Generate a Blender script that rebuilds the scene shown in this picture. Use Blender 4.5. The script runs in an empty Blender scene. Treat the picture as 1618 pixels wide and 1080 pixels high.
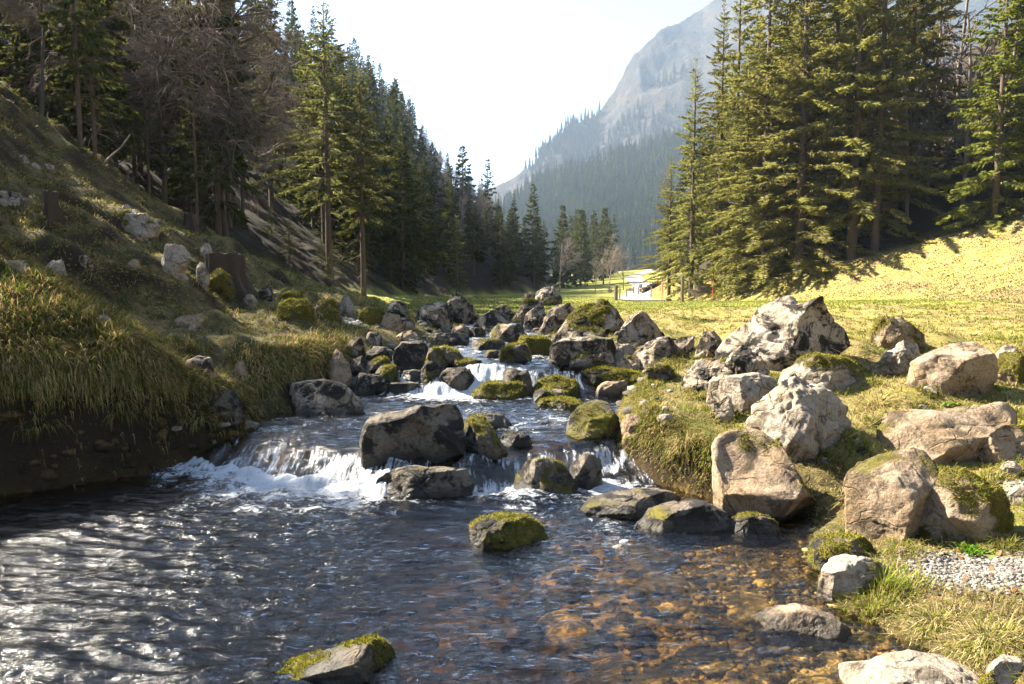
import bpy, math, random
import numpy as np
from mathutils import Vector

SC = bpy.context.scene
COL = SC.collection
R = math.radians
rng = np.random.default_rng(7)

# ------------------------------------------------------------------ camera model (24 mm on full frame)
CZ, PITCH, F = 2.2, R(-4.5), 1079.0
def ray(px, py):
    xc, yc = (px-809)/F, (540-py)/F
    c, s = math.cos(PITCH), math.sin(PITCH)
    return np.array([xc, c - yc*s, s + yc*c])
def at_depth(px, py, Y):
    d = ray(px, py); t = Y/d[1]
    return np.array([d[0]*t, Y, CZ + d[2]*t])
SUN_AZ, SUN_EL = R(-60), R(40)

# ------------------------------------------------------------------ numpy noise
def _hash(ix, iy, iz, seed):
    h = (ix.astype(np.uint32)*np.uint32(374761393) + iy.astype(np.uint32)*np.uint32(668265263)
         + iz.astype(np.uint32)*np.uint32(2147483647) + np.uint32(seed*1013904223 & 0xffffffff))
    h = (h ^ (h >> np.uint32(13)))*np.uint32(1274126177)
    h = (h ^ (h >> np.uint32(16)))*np.uint32(2246822519)
    return ((h ^ (h >> np.uint32(15))) & np.uint32(0xffff)).astype(np.float32)/32767.5 - 1
def vnoise(p, seed=0):
    i = np.floor(p).astype(np.int64); f = (p - i).astype(np.float32)
    u = f*f*(3-2*f); ux, uy, uz = u[:, 0], u[:, 1], u[:, 2]
    x, y, z = i[:, 0], i[:, 1], i[:, 2]
    def h(a, b, c): return _hash(x+a, y+b, z+c, seed)
    def L(a, b, t): return a + (b-a)*t
    return L(L(L(h(0,0,0), h(1,0,0), ux), L(h(0,1,0), h(1,1,0), ux), uy),
             L(L(h(0,0,1), h(1,0,1), ux), L(h(0,1,1), h(1,1,1), ux), uy), uz)
def fbm(p, octv=4, seed=0, gain=.5):
    s = np.zeros(len(p), np.float32); a = 1; n = 0
    for k in range(octv):
        s += a*vnoise(p*(2.03**k) + 17.3*k, seed+k); n += a; a *= gain
    return s/n
def ridged(p, octv=4, seed=0):
    s = np.zeros(len(p), np.float32); a = 1; n = 0
    for k in range(octv):
        s += a*(1-2*np.abs(vnoise(p*(2.1**k) + 9.1*k, seed+k))); n += a; a *= .55
    return s/n
def P2(x, y, s=1.0, z=0.0):
    return np.stack([x*s, y*s, np.full_like(x, z)], 1)
def sst(a, b, x):
    t = np.clip((x-a)/(b-a), 0, 1); return t*t*(3-2*t)
def pchip(xs, ys):
    xs, ys = np.array(xs, float), np.array(ys, float)
    h = np.diff(xs); d = np.diff(ys)/h; m = np.zeros_like(ys)
    m[0], m[-1] = d[0], d[-1]
    for i in range(1, len(xs)-1):
        if d[i-1]*d[i] > 0:
            w1, w2 = 2*h[i]+h[i-1], h[i]+2*h[i-1]
            m[i] = (w1+w2)/(w1/d[i-1] + w2/d[i])
    def f(q):
        q = np.clip(q, xs[0], xs[-1]); i = np.clip(np.searchsorted(xs, q, side='right')-1, 0, len(h)-1)
        t = (q-xs[i])/h[i]; t2, t3 = t*t, t*t*t
        return (2*t3-3*t2+1)*ys[i] + (t3-2*t2+t)*h[i]*m[i] + (-2*t3+3*t2)*ys[i+1] + (t3-t2)*h[i]*m[i+1]
    return f

# ------------------------------------------------------------------ object helpers
def tag(o, label=None, cat=None, group=None, kind=None):
    if label: o['label'] = label
    if cat: o['category'] = cat
    if group: o['group'] = group
    if kind: o['kind'] = kind
    return o
def mesh_np(name, V, F_, mat, smooth=True, attrs=None, cols=None):
    """V n x 3; F_ is an array (m x k) or list of such arrays."""
    me = bpy.data.meshes.new(name)
    if not isinstance(F_, (list, tuple)): F_ = [F_]
    F_ = [np.asarray(f, np.int32) for f in F_ if len(f)]
    idx = np.concatenate([f.ravel() for f in F_]) if F_ else np.zeros(0, np.int32)
    tot = np.concatenate([np.full(len(f), f.shape[1], np.int32) for f in F_]) if F_ else np.zeros(0, np.int32)
    st = np.concatenate([[0], np.cumsum(tot)[:-1]]).astype(np.int32) if len(tot) else tot
    me.vertices.add(len(V)); me.vertices.foreach_set('co', np.asarray(V, np.float32).ravel())
    me.loops.add(len(idx)); me.loops.foreach_set('vertex_index', idx)
    me.polygons.add(len(tot)); me.polygons.foreach_set('loop_start', st)
    me.polygons.foreach_set('use_smooth', np.full(len(tot), smooth, bool))
    for k, a in (attrs or {}).items():
        at = me.attributes.new(k, 'FLOAT', 'POINT'); at.data.foreach_set('value', np.asarray(a, np.float32))
    for k, a in (cols or {}).items():
        at = me.attributes.new(k, 'FLOAT_COLOR', 'POINT')
        a = np.asarray(a, np.float32)
        if a.shape[1] == 3: a = np.concatenate([a, np.ones((len(a), 1), np.float32)], 1)
        at.data.foreach_set('color', a.ravel())
    me.update(calc_edges=True)
    if mat: me.materials.append(mat)
    return me
def link(name, me, parent=None, loc=(0, 0, 0), rz=0, sc=1):
    o = bpy.data.objects.new(name, me); COL.objects.link(o)
    o.location = loc; o.rotation_euler = (0, 0, rz); o.scale = (sc,)*3 if not hasattr(sc, '__len__') else sc
    if parent: o.parent = parent
    return o
class MB:
    """collects tubes and boxes as one mesh"""
    def __init__(s): s.V = []; s.Q = []; s.n = 0
    def tube(s, pts, rad, k=6, cap=True):
        pts = np.asarray(pts, float); rad = np.broadcast_to(np.asarray(rad, float), (len(pts),))
        d = np.gradient(pts, axis=0); d /= np.linalg.norm(d, axis=1)[:, None] + 1e-9
        up = np.array([0, 0, 1.]) if abs(d[0, 2]) < .9 else np.array([1., 0, 0])
        a = np.cross(d, up); a /= np.linalg.norm(a, axis=1)[:, None] + 1e-9; b = np.cross(a, d)
        th = np.arange(k)*2*math.pi/k
        ring = pts[:, None] + rad[:, None, None]*(np.cos(th)[None, :, None]*a[:, None] + np.sin(th)[None, :, None]*b[:, None])
        m = len(pts); i = np.arange(m-1)[:, None]*k; j = np.arange(k)[None]; j2 = (j+1) % k
        q = np.stack([i+j, i+j2, i+k+j2, i+k+j], -1).reshape(-1, 4) + s.n
        s.V.append(ring.reshape(-1, 3)); s.Q.append(q); s.n += m*k
        if cap and k == 4:
            s.Q.append(np.array([[s.n-4, s.n-3, s.n-2, s.n-1]]))
        elif cap and k > 4:
            s.V.append(pts[-1:]); jj = np.arange(k)
            s.Q.append(np.stack([s.n-k+jj, s.n-k+(jj+1) % k, np.full(k, s.n), np.full(k, s.n)], 1)); s.n += 1
        return s
    def box(s, c, size, rot=0, jit=0):
        c = np.array(c, float); h = np.array(size, float)/2
        v = np.array([[x, y, z] for x in (-1, 1) for y in (-1, 1) for z in (-1, 1)], float)*h
        if jit: v += rng.normal(0, jit, v.shape)
        cr, sr = math.cos(rot), math.sin(rot)
        v = np.stack([v[:, 0]*cr - v[:, 1]*sr, v[:, 0]*sr + v[:, 1]*cr, v[:, 2]], 1) + c
        q = np.array([[0, 1, 3, 2], [4, 6, 7, 5], [0, 4, 5, 1], [2, 3, 7, 6], [0, 2, 6, 4], [1, 5, 7, 3]]) + s.n
        s.V.append(v); s.Q.append(q); s.n += 8; return s
    def me(s, name, mat, smooth=True):
        V = np.concatenate(s.V); Q = np.concatenate(s.Q)
        tri = Q[:, 2] == Q[:, 3]
        return mesh_np(name, V, [Q[~tri], Q[tri][:, :3]], mat, smooth)

# ------------------------------------------------------------------ materials
def mat_new(name):
    m = bpy.data.materials.new(name); m.use_nodes = True
    nt = m.node_tree; nt.nodes.clear()
    return m, nt
class NB:
    def __init__(s, nt): s.nt = nt
    def n(s, t, **kw):
        nd = s.nt.nodes.new(t)
        ins = kw.pop('i', {})
        for k, v in kw.items(): setattr(nd, k, v)
        for k, v in ins.items():
            if isinstance(v, bpy.types.NodeSocket): s.nt.links.new(v, nd.inputs[k])
            else: nd.inputs[k].default_value = v
        return nd
    def noise(s, vec, scale, detail=4, rough=.6, dist=0):
        return s.n('ShaderNodeTexNoise', i={'Vector': vec, 'Scale': scale, 'Detail': detail, 'Roughness': rough, 'Distortion': dist}).outputs['Fac']
    def ramp(s, fac, stops):
        nd = s.n('ShaderNodeValToRGB', i={'Fac': fac}); e = nd.color_ramp.elements
        while len(e) < len(stops): e.new(.5)
        for k, (p, c) in enumerate(stops):
            e[k].position = p; e[k].color = (*c, 1) if hasattr(c, '__len__') else (c, c, c, 1)
        return nd.outputs['Color']
    def mix(s, fac, a, b, mode='MIX'):
        nd = s.n('ShaderNodeMix', data_type='RGBA', blend_type=mode)
        def put(sock, v):
            if isinstance(v, bpy.types.NodeSocket): s.nt.links.new(v, sock)
            else: sock.default_value = (*v, 1) if hasattr(v, '__len__') and len(v) == 3 else v
        put(nd.inputs[0], fac); put(nd.inputs[6], a); put(nd.inputs[7], b)
        return nd.outputs[2]
    def math(s, op, a, b=0.0, clamp=False):
        return s.n('ShaderNodeMath', operation=op, use_clamp=clamp, i={0: a, 1: b}).outputs[0]
    def attr(s, name): return s.n('ShaderNodeAttribute', attribute_name=name)
    def bump(s, h, strength, dist, normal=None):
        nd = s.n('ShaderNodeBump', i={'Height': h, 'Strength': strength, 'Distance': dist})
        if normal: s.nt.links.new(normal, nd.inputs['Normal'])
        return nd.outputs['Normal']
    def out(s, sh, vol=None):
        o = s.n('ShaderNodeOutputMaterial')
        if sh: s.nt.links.new(sh, o.inputs['Surface'])
        if vol: s.nt.links.new(vol, o.inputs['Volume'])
    def pos(s): return s.n('ShaderNodeNewGeometry').outputs['Position']
    def obj(s): return s.n('ShaderNodeTexCoord').outputs['Object']
    def rand(s): return s.n('ShaderNodeObjectInfo').outputs['Random']
def prin(b, col, rough=.9, normal=None, spec=.3):
    i = {'Base Color': col, 'Roughness': rough, 'Specular IOR Level': spec}
    if normal: i['Normal'] = normal
    return b.n('ShaderNodeBsdfPrincipled', i=i).outputs[0]

def m_rock(name, base, dark, pale, brown, brown_amt, lich, crack=1.0, scale=1.0):
    m, nt = mat_new(name); b = NB(nt)
    v = b.n('ShaderNodeVectorMath', operation='ADD', i={0: b.obj(), 1: b.n('ShaderNodeCombineXYZ', i={0: b.math('MULTIPLY', b.rand(), 37.0)}).outputs[0]}).outputs[0]
    n1 = b.noise(v, 2.2*scale, 6, .62, .4)
    n2 = b.noise(v, 9*scale, 6, .7, .8)
    n3 = b.noise(v, 38*scale, 4, .7)
    c = b.mix(b.ramp(n2, [(.3, 0.0), (.7, 1.0)]), base, pale)
    c = b.mix(b.math('MULTIPLY', b.ramp(n1, [(.42, 0.0), (.62, 1.0)]), brown_amt), c, brown)
    c = b.mix(b.ramp(n3, [(.3, .45), (.55, 0.0)]), c, dark)
    n4 = b.noise(v, 3.1*scale, 8, .74, .6)
    c = b.mix(b.ramp(n4, [(.47+.12*(1-lich), 0.0), (.53+.12*(1-lich), min(1, lich+.2))]), c, dark)
    n5 = b.noise(v, 13*scale, 5, .75, .3)
    c = b.mix(b.ramp(n5, [(.52, 0.0), (.64, .42)]), c, dark)
    wv = b.n('ShaderNodeVectorMath', operation='ADD', i={0: v, 1: b.n('ShaderNodeVectorMath', operation='SCALE', i={0: b.n('ShaderNodeTexNoise', i={'Vector': v, 'Scale': 3*scale, 'Detail': 3.0}).outputs['Color'], 'Scale': .35}).outputs[0]}).outputs[0]
    vor = b.n('ShaderNodeTexVoronoi', feature='DISTANCE_TO_EDGE', i={'Vector': wv, 'Scale': 2.6*scale}).outputs['Distance']
    ck = b.ramp(vor, [(0.0, 1.0), (.035, 0.0)])
    ckm = b.math('MULTIPLY', ck, b.ramp(n1, [(.45, 0.0), (.55, crack)]))
    c = b.mix(b.math('MULTIPLY', ckm, .75), c, dark)
    wet = b.attr('wet').outputs['Fac']
    c = b.mix(b.math('MULTIPLY', wet, .85), c, (.018, .016, .011))
    mo = b.math('ADD', b.attr('moss').outputs['Fac'], b.math('MULTIPLY', b.math('SUBTRACT', n2, .5), .9))
    mo = b.ramp(b.math('ADD', mo, b.math('MULTIPLY', b.math('SUBTRACT', n3, .5), .35)), [(.40, 0.0), (.62, 1.0)])
    mc = b.mix(b.ramp(n3, [(.35, 0.0), (.7, .8)]), b.mix(b.noise(v, 5*scale, 3), (.05, .062, .007), (.20, .17, .017)), (.10, .068, .016))
    mc = b.mix(b.ramp(b.noise(v, 2.4*scale, 4, .65), [(.45, 0.0), (.66, .75)]), mc, (.045, .036, .011))
    c = b.mix(mo, c, mc)
    h = b.math('ADD', b.math('MULTIPLY', n2, .5), b.math('MULTIPLY', n3, .3))
    h = b.math('SUBTRACT', h, b.math('MULTIPLY', ckm, .35))
    h = b.math('ADD', h, b.math('MULTIPLY', b.math('MULTIPLY', mo, b.noise(v, 90, 2)), .6))
    nrm = b.bump(h, .8, .07)
    ro = b.math('SUBTRACT', .92, b.math('MULTIPLY', wet, .55))
    b.out(prin(b, c, ro, nrm, .35)); return m

def m_leaf(name, c1, c2, trans=.35, tint=True):
    """foliage: diffuse and translucent, colour varied by object and through the crown"""
    m, nt = mat_new(name); b = NB(nt)
    n = b.noise(b.obj(), .9, 3, .6)
    c = b.mix(b.ramp(n, [(.35, 0.0), (.65, 1.0)]), c1, c2)
    c = b.mix(b.attr('tint').outputs['Fac'], c, b.mix(.5, c2, (.16, .13, .03)))
    hsv = b.n('ShaderNodeHueSaturation', i={'Color': c, 'Value': b.math('ADD', .75, b.math('MULTIPLY', b.rand(), .5)), 'Hue': b.math('ADD', .485, b.math('MULTIPLY', b.rand(), .03))}).outputs[0]
    d = b.n('ShaderNodeBsdfDiffuse', i={'Color': hsv}).outputs[0]
    t = b.n('ShaderNodeBsdfTranslucent', i={'Color': b.mix(.5, hsv, (.16, .17, .03))}).outputs[0]
    b.out(b.n('ShaderNodeMixShader', i={0: trans, 1: d, 2: t}).outputs[0]); return m
def m_blade(name, trans=.35):
    m, nt = mat_new(name); b = NB(nt)
    c = b.attr('col').outputs['Color']
    d = b.n('ShaderNodeBsdfDiffuse', i={'Color': c}).outputs[0]
    t = b.n('ShaderNodeBsdfTranslucent', i={'Color': c}).outputs[0]
    b.out(b.n('ShaderNodeMixShader', i={0: trans, 1: d, 2: t}).outputs[0]); return m
def m_bark(name, c1, c2, sc=6):
    m, nt = mat_new(name); b = NB(nt)
    v = b.n('ShaderNodeMapping', i={'Vector': b.obj(), 'Scale': (1, 1, .25)}).outputs[0]
    n = b.noise(v, sc*3, 5, .7, .5)
    c = b.mix(n, c1, c2)
    b.out(prin(b, c, .95, b.bump(n, .8, .03))); return m
def m_flat(name, c, rough=.6, var=.25, sc=8):
    m, nt = mat_new(name); b = NB(nt)
    n = b.noise(b.obj(), sc, 5, .65)
    dk = tuple(x*(1-var) for x in c); lt = tuple(min(1, x*(1+var)) for x in c)
    b.out(prin(b, b.mix(n, dk, lt), rough, b.bump(n, .2, .01))); return m

M = {}
M['lime'] = m_rock('limestone', (.25, .205, .155), (.020, .016, .011), (.40, .34, .265), (.23, .15, .075), .7, .95)
M['limewhite'] = m_rock('pale_limestone', (.25, .208, .16), (.04, .031, .02), (.40, .34, .27), (.26, .19, .11), .6, .5)
M['limebig'] = m_rock('cracked_limestone', (.31, .25, .185), (.018, .015, .011), (.44, .37, .285), (.3, .22, .12), .5, 1.0, 1.0, .6)
M['brown'] = m_rock('brown_stone', (.26, .185, .12), (.035, .025, .014), (.37, .28, .19), (.20, .12, .05), .6, .5, .5)
M['dark'] = m_rock('dark_stone', (.075, .062, .045), (.012, .010, .008), (.20, .17, .13), (.09, .06, .03), .6, .95)
M['bark'] = m_bark('spruce_bark', (.05, .035, .025), (.16, .11, .075))
M['barkgrey'] = m_bark('grey_bark', (.11, .09, .075), (.26, .21, .17))
M['barkdark'] = m_bark('dark_beech_bark', (.045, .037, .03), (.13, .11, .09))
M['twig'] = m_bark('beech_twigs', (.10, .072, .055), (.21, .155, .125))
M['barkpale'] = m_bark('pale_twig_bark', (.2, .165, .13), (.34, .28, .22))
M['needle'] = m_leaf('spruce_needles', (.016, .026, .010), (.042, .052, .015), .3)  # needles darkened to paint in the shade of the left forest
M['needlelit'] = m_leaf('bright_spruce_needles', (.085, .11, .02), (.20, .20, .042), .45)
M['needlewarm'] = m_leaf('olive_spruce_needles', (.15, .15, .04), (.31, .27, .085), .48)  # olive, lightened to stand in for sun on the right forest
M['needlepale'] = m_leaf('pale_olive_spruce_needles', (.08, .09, .035), (.20, .195, .085), .5)  # olive, paler to paint sunlight into the tall crowns
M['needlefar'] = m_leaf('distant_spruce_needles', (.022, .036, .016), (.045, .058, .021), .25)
M['blade'] = m_blade('grass_blades')
M['mossb'] = m_blade('moss_fronds', .3)
M['stump'] = m_bark('stump_wood', (.018, .013, .009), (.085, .06, .04), 8)
M['wood'] = m_bark('weathered_wood', (.10, .075, .05), (.25, .2, .15), 5)
M['red'] = m_flat('red_paint', (.55, .07, .025), .5, .12)
M['blue'] = m_flat('blue_sign_face', (.03, .09, .36), .4, .05)
M['orange'] = m_flat('orange_sign_face', (.75, .25, .02), .4, .05)
M['white'] = m_flat('white_sign_print', (.8, .8, .78), .4, .03)
M['signred'] = m_flat('red_sign_print', (.55, .03, .02), .4, .03)
M['steel'] = m_flat('grey_steel', (.28, .28, .27), .4, .1)
M['deadleaf'] = m_blade('dead_leaf', .3)
# ------------------------------------------------------------------ the valley as curves along y
XL = pchip([0, 3, 6, 7, 7.6, 8.2, 8.9, 9.7, 11, 12, 13, 15, 17, 20, 24, 30], [-7, -6.6, -6, -5.4, -4.8, -4.15, -3.5, -3.35, -2.95, -2.7, -2.6, -2.4, -2, -1.7, -1.2, -1.2])
XR = pchip([0, 3, 4, 4.7, 5.9, 6.5, 7.2, 7.6, 8, 8.5, 10, 12, 13, 15, 17, 20, 24, 30], [2.6, 2.5, 2.45, 2.25, 2.6, 2.75, 2.0, 1.6, 1.42, 1.3, 1.5, 2.2, 2.4, 1.6, .95, .5, .2, .2])
YB = pchip([-7, -4.2, -2.8, -1.4, -.4, .2, 1.3, 2.2, 3], [8.6, 8.2, 7.45, 7.12, 7.2, 7.15, 7.45, 7.6, 7.6])          # foot of the first step
def water_level(x, y):
    n = fbm(P2(x, y*.3, 1.6), 3, 5)*.24 + fbm(P2(x, y*.2, 5), 2, 6)*.10
    yb = YB(x) + n
    run = np.interp(x, [-4.2, -3, -2, -1.2, -.5, .1, 1.3], [1.3, 1.1, .85, .55, .55, .9, .95])
    w = .33*sst(0, 1, (y-yb)/run)**.8
    w += .07*sst(0, 3.5, y-yb-run)
    n2 = fbm(P2(x, y*.2, 2.2), 3, 8)*.3
    run2 = np.interp(x, [-2.4, -1.3, -.3, .4, 2.3], [1.6, .9, .75, .9, 1.6])
    w += .42*sst(0, 1, (y-11.15-n2)/run2)**.85
    w += .2*sst(12.3, 21, y)
    return w
def lerp_rows(tab):
    ys = [t[0] for t in tab]
    return pchip(ys, [t[1] for t in tab]), pchip(ys, [t[2] for t in tab])
# each line of the land: (y, x, z)
COLS = [
 [(0, -260, 30), (120, -260, 55), (160, -260, 60), (300, -200, 50), (420, -120, 20), (1200, -110, 10)],
 [(0, -60, 36), (30, -60, 38), (70, -55, 40), (100, -50, 42), (120, -48, 44), (150, -43, 47), (200, -46, 58), (260, -52, 56), (320, -58, 46), (500, -60, 20), (1200, -60, 10)],
 [(0, -17, 8.5), (8, -16, 8.3), (12, -15, 8), (14, -14.6, 7.9), (18, -13.6, 7.5), (21, -12.8, 6.1), (25, -11.8, 4.6), (29, -11, 3.1), (36, -8.6, 1.7), (50, -8.2, 1.6), (70, -6, 1.45), (95, 4.2, 1.6), (120, 7.5, 2.4), (140, 9, 3.0), (200, 12, 5), (300, 16, 8), (1200, 16, 9)],
 [(0, -12, 4.8), (7, -9.3, 3.6), (10, -8.8, 3.1), (12, -9, 3.7), (14, -9.5, 4.0), (18, -9.6, 3.9), (21, -9.4, 3.4), (25, -9, 2.9), (30, -8.4, 2.1), (36, -6.8, 1.5), (50, -6.5, 1.45), (70, -4.5, 1.36), (95, 6, 1.5), (120, 9.5, 2.5), (140, 11, 3.3), (200, 15, 5.5), (300, 20, 8.3), (1200, 20, 9.3)],
 [(0, -8.6, 2.0), (7, -6.7, 1.85), (8.5, -5.6, 1.78), (10, -5.6, 1.4), (12, -5.4, 1.5), (14, -5.5, 1.65), (17, -6.3, 1.9), (21, -6.5, 1.85), (25, -6.4, 1.65), (30, -6.2, 1.5), (36, -5.4, 1.38), (50, -5, 1.3), (70, -3, 1.3), (95, 7.5, 1.4), (120, 12, 2.7), (140, 15, 3.7), (200, 24, 6.5), (300, 36, 9), (1200, 36, 9.6)],
 [(0, -7.4, 1.3), (5, -6.7, 1.35), (7, -5.9, 1.4), (8.3, -4.6, 1.2), (9.2, -4.1, .85), (10, -3.95, .78), (11, -3.5, .98), (12, -3.35, 1.15), (14, -3.3, 1.3), (17, -3.3, 1.25), (21, -3.3, 1.28), (30, -3.4, 1.3), (50, -3.2, 1.25), (70, -1, 1.28), (95, 9, 1.4), (120, 18, 3.3), (140, 25, 4.5), (200, 44, 8), (300, 68, 10), (1200, 68, 10)],
 None, None,
 [(0, 3.0, .25), (4.2, 2.9, .16), (4.7, 2.65, .14), (5.5, 3.0, .16), (6.5, 3.15, .28), (7.2, 2.35, .42), (7.6, 1.95, .48), (8.5, 1.68, .62), (10, 1.95, .68), (12, 2.7, .92), (14, 2.5, 1.08), (17, 1.9, 1.2), (21, 1.5, 1.26), (30, 1.5, 1.26), (50, 2, 1.22), (70, 5, 1.26), (95, 12, 1.5), (120, 20, 3.5), (140, 27, 4.8), (200, 46, 8.4), (300, 70, 10.3), (1200, 70, 10.3)],
 [(0, 5, .35), (5, 4.4, .28), (6.5, 4.8, .42), (7.5, 4.7, .58), (9, 5.2, .82), (10, 5.6, .93), (12, 6.5, 1.12), (14, 7.5, 1.24), (17, 8.5, 1.32), (21, 9, 1.36), (30, 9, 1.34), (50, 7, 1.2), (70, 10, 1.25), (95, 15, 1.7), (120, 23, 3.7), (140, 30, 5.2), (200, 49, 8.8), (300, 73, 10.6), (1200, 73, 10.6)],
 [(0, 11, .95), (10, 11.5, 1.3), (17, 14, 1.45), (25, 17.8, 1.75), (32, 18.5, 1.65), (40, 17, 1.45), (52, 14.3, 1.25), (60, 12.8, 1.2), (80, 14.5, 1.5), (95, 18, 2.0), (120, 26, 4.0), (140, 33, 5.8), (200, 53, 9.4), (300, 78, 11), (1200, 78, 11)],
 [(0, 33, 7), (30, 32.5, 7), (38, 29.5, 6.6), (42, 25, 5.0), (52, 19, 3.5), (60, 16, 2.9), (80, 19, 3.2), (95, 23.5, 4.0), (120, 32, 6.4), (140, 40, 8.6), (200, 62, 12.5), (300, 90, 14), (1200, 90, 14)],
 [(0, 70, 32), (40, 66, 32), (60, 52, 30), (95, 60, 31), (140, 80, 34), (200, 110, 38), (300, 150, 36), (1200, 150, 30)],
 [(0, 300, 120), (140, 300, 110), (300, 340, 90), (1200, 340, 60)],
]
COLF = [lerp_rows(c) if c else None for c in COLS]
MOUNDS = [  # x, y, rx, ry, dz : hummocks and tussock mounds
 (-5.3, 8.75, 1.0, .7, .26), (-4.75, 8.35, .4, .4, .18), (-6.9, 9.5, .9, .8, .15), (-3.95, 12.9, .55, .7, .3), (-3.75, 11.5, .5, .5, .22), (-4.7, 11.6, .6, .6, .12), (-4.5, 14.6, .8, .8, .2), (-8.2, 15.2, 1.0, .8, .45), (-9.9, 13.2, 1.1, .8, .3),
 (-6.6, 13.2, .9, .7, .28), (-7.8, 12.2, .8, .6, .25), (-10.2, 16.4, 1.0, .8, .3), (-6.2, 16.2, .8, .7, .2), (-5.3, 18.2, .8, .7, .3), (-4.6, 20.5, 1.0, .9, .35), (-6.0, 22, 1, 1, .3), (1.9, 8.4, .5, .5, .1), (3.3, 9.3, .8, .6, .12),
 (4.6, 13.6, 1, .8, .2), (7.2, 12.6, 1.2, .9, .22), (3.6, 18.5, 1.3, 1, .22), (6.5, 22, 2, 1.5, .25), (10, 21, 2, 1.6, .2)]
_mr = np.random.default_rng(77)
for _ in range(90):
    yy = _mr.uniform(9, 27); xx = -_mr.uniform(3.6, 13.5)*(1 if yy < 20 else .8); s_ = _mr.uniform(.28, .6)
    MOUNDS.append((xx, yy, s_*_mr.uniform(.9, 1.5), s_, _mr.uniform(.10, .30)))
for _ in range(46):
    yy = _mr.uniform(6.5, 24); xx = _mr.uniform(2.6, 9)*(.6+yy/30); s_ = _mr.uniform(.25, .6)
    MOUNDS.append((xx, yy, s_*_mr.uniform(.9, 1.5), s_, _mr.uniform(.06, .18)))
def land(x, y, detail=True):
    x = np.asarray(x, float).ravel(); y = np.asarray(y, float).ravel()
    K = len(COLS); W = water_level(x, y)
    edge_l, edge_r = XL(y), XR(y)
    jl = fbm(P2(x*0+3, y, 1.3), 3, 21)*.16; jr = fbm(P2(x*0+9, y, 1.3), 3, 22)*.14
    far = sst(21, 25, y)
    X = [None]*K; Z = [None]*K
    for k in range(K):
        if COLF[k]: X[k], Z[k] = COLF[k][0](y), COLF[k][1](y)
    X[6], X[7] = edge_l + jl*(y < 24), edge_r + jr*(y < 24)
    far_l, far_r = X[5] + (X[8]-X[5])*.35, X[5] + (X[8]-X[5])*.65
    bl = sst(24, 32, y); X[6] = X[6]*(1-bl) + far_l*bl; X[7] = X[7]*(1-bl) + far_r*bl
    Z[6] = (W-.02)*(1-far) + (Z[5]*.65+Z[8]*.35)*far; Z[7] = (W-.02)*(1-far) + (Z[5]*.35+Z[8]*.65)*far
    for k in range(1, K): X[k] = np.maximum(X[k], X[k-1]+.05)
    z = np.where(x < X[0], Z[0], Z[-1]).astype(float); t_str = np.full(len(x), -1.)
    for k in range(K-1):
        m = (x >= X[k]) & (x < X[k+1])
        t = np.clip((x-X[k])/(X[k+1]-X[k]), 0, 1)
        if k == 5: s = t*.25 + .75*(t**2.2)   # steep at the top: a cut bank
        elif k == 7: s = 1-(1-t)**1.7
        elif 2 <= k <= 10: s = .55*t + .45*t*t*(3-2*t)
        else: s = t
        z = np.where(m, Z[k] + (Z[k+1]-Z[k])*s, z)
        if k == 6: t_str = np.where(m, t, -1)
    ins = (t_str >= 0)
    tt = np.clip(t_str, 0, 1)
    pool = sst(7.6, 7.0, y)
    d_pool = .04 + .72*np.minimum(1, tt*5)*np.clip(1-tt, 0, 1)**1.55 + .05*np.sin(np.clip(tt, 0, 1)*3.14)
    d_up = .02 + .17*np.sin(np.clip(tt, 0, 1)*3.14)**.6
    dep = (d_pool*pool + d_up*(1-pool))*(1-far)
    z = np.where(ins, z - dep, z)
    dxs = np.maximum(np.maximum(X[6]-x, x-X[7]), 0)                       # distance outside the water's edge
    if detail:
        near = np.exp(-np.maximum(y, 0)/60)
        for mx, my, rx, ry, dz in MOUNDS:
            i_ = np.nonzero((np.abs(x-mx) < rx*2) & (np.abs(y-my) < ry*2))[0]
            if len(i_):
                r2 = ((x[i_]-mx)/rx)**2 + ((y[i_]-my)/ry)**2; z[i_] += dz*np.maximum(np.exp(-r2*1.2)-.02, 0)*sst(.05, .4, dxs[i_])
        big = fbm(P2(x, y, .33), 3, 31)*.16; mid = fbm(P2(x, y, 1.25), 3, 32)*.10; sml = fbm(P2(x, y, 3.6), 3, 33)*.045
        tuss = np.clip(ridged(P2(x, y, .95), 3, 34), -.3, 1)*.10
        slope_l = sst(-4, -7, x)*sst(6, 9, y); slope_r = sst(2.0, 3.0, y)*sst(X[10]-1, X[10]+3, x)
        amp = np.where(ins, 0, sst(0, .5, dxs))*near
        mead = sst(24, 30, y)*sst(X[3], X[4]+.5, x)*sst(X[10]+.5, X[10]-1.5, x)   # the flat mown meadow
        amp = amp*(1-.88*mead)
        z += amp*(big*(.55+.9*slope_l+.5*slope_r) + mid*(.75+1.7*slope_l) + sml*(1.1+.9*slope_l) + tuss*(slope_l*2.6+.5+slope_r*.7))
        z += np.where(ins, fbm(P2(x, y, 2.6), 3, 35)*.05, 0)
        hill = np.maximum(sst(X[2]+1, X[2]-8, x), sst(X[11]-1, X[11]+8, x))
        z += hill*(fbm(P2(x, y, .09), 4, 36)*3.2*sst(0, 25, np.maximum(X[2]-x, x-X[11])) + fbm(P2(x, y, .5), 3, 37)*.35)
    info = dict(W=W, ins=ins, t=tt, dxs=dxs, X=X, far=far)
    return z, info
def land1(x, y):
    return float(land(np.array([x]), np.array([y]))[0][0])
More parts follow.
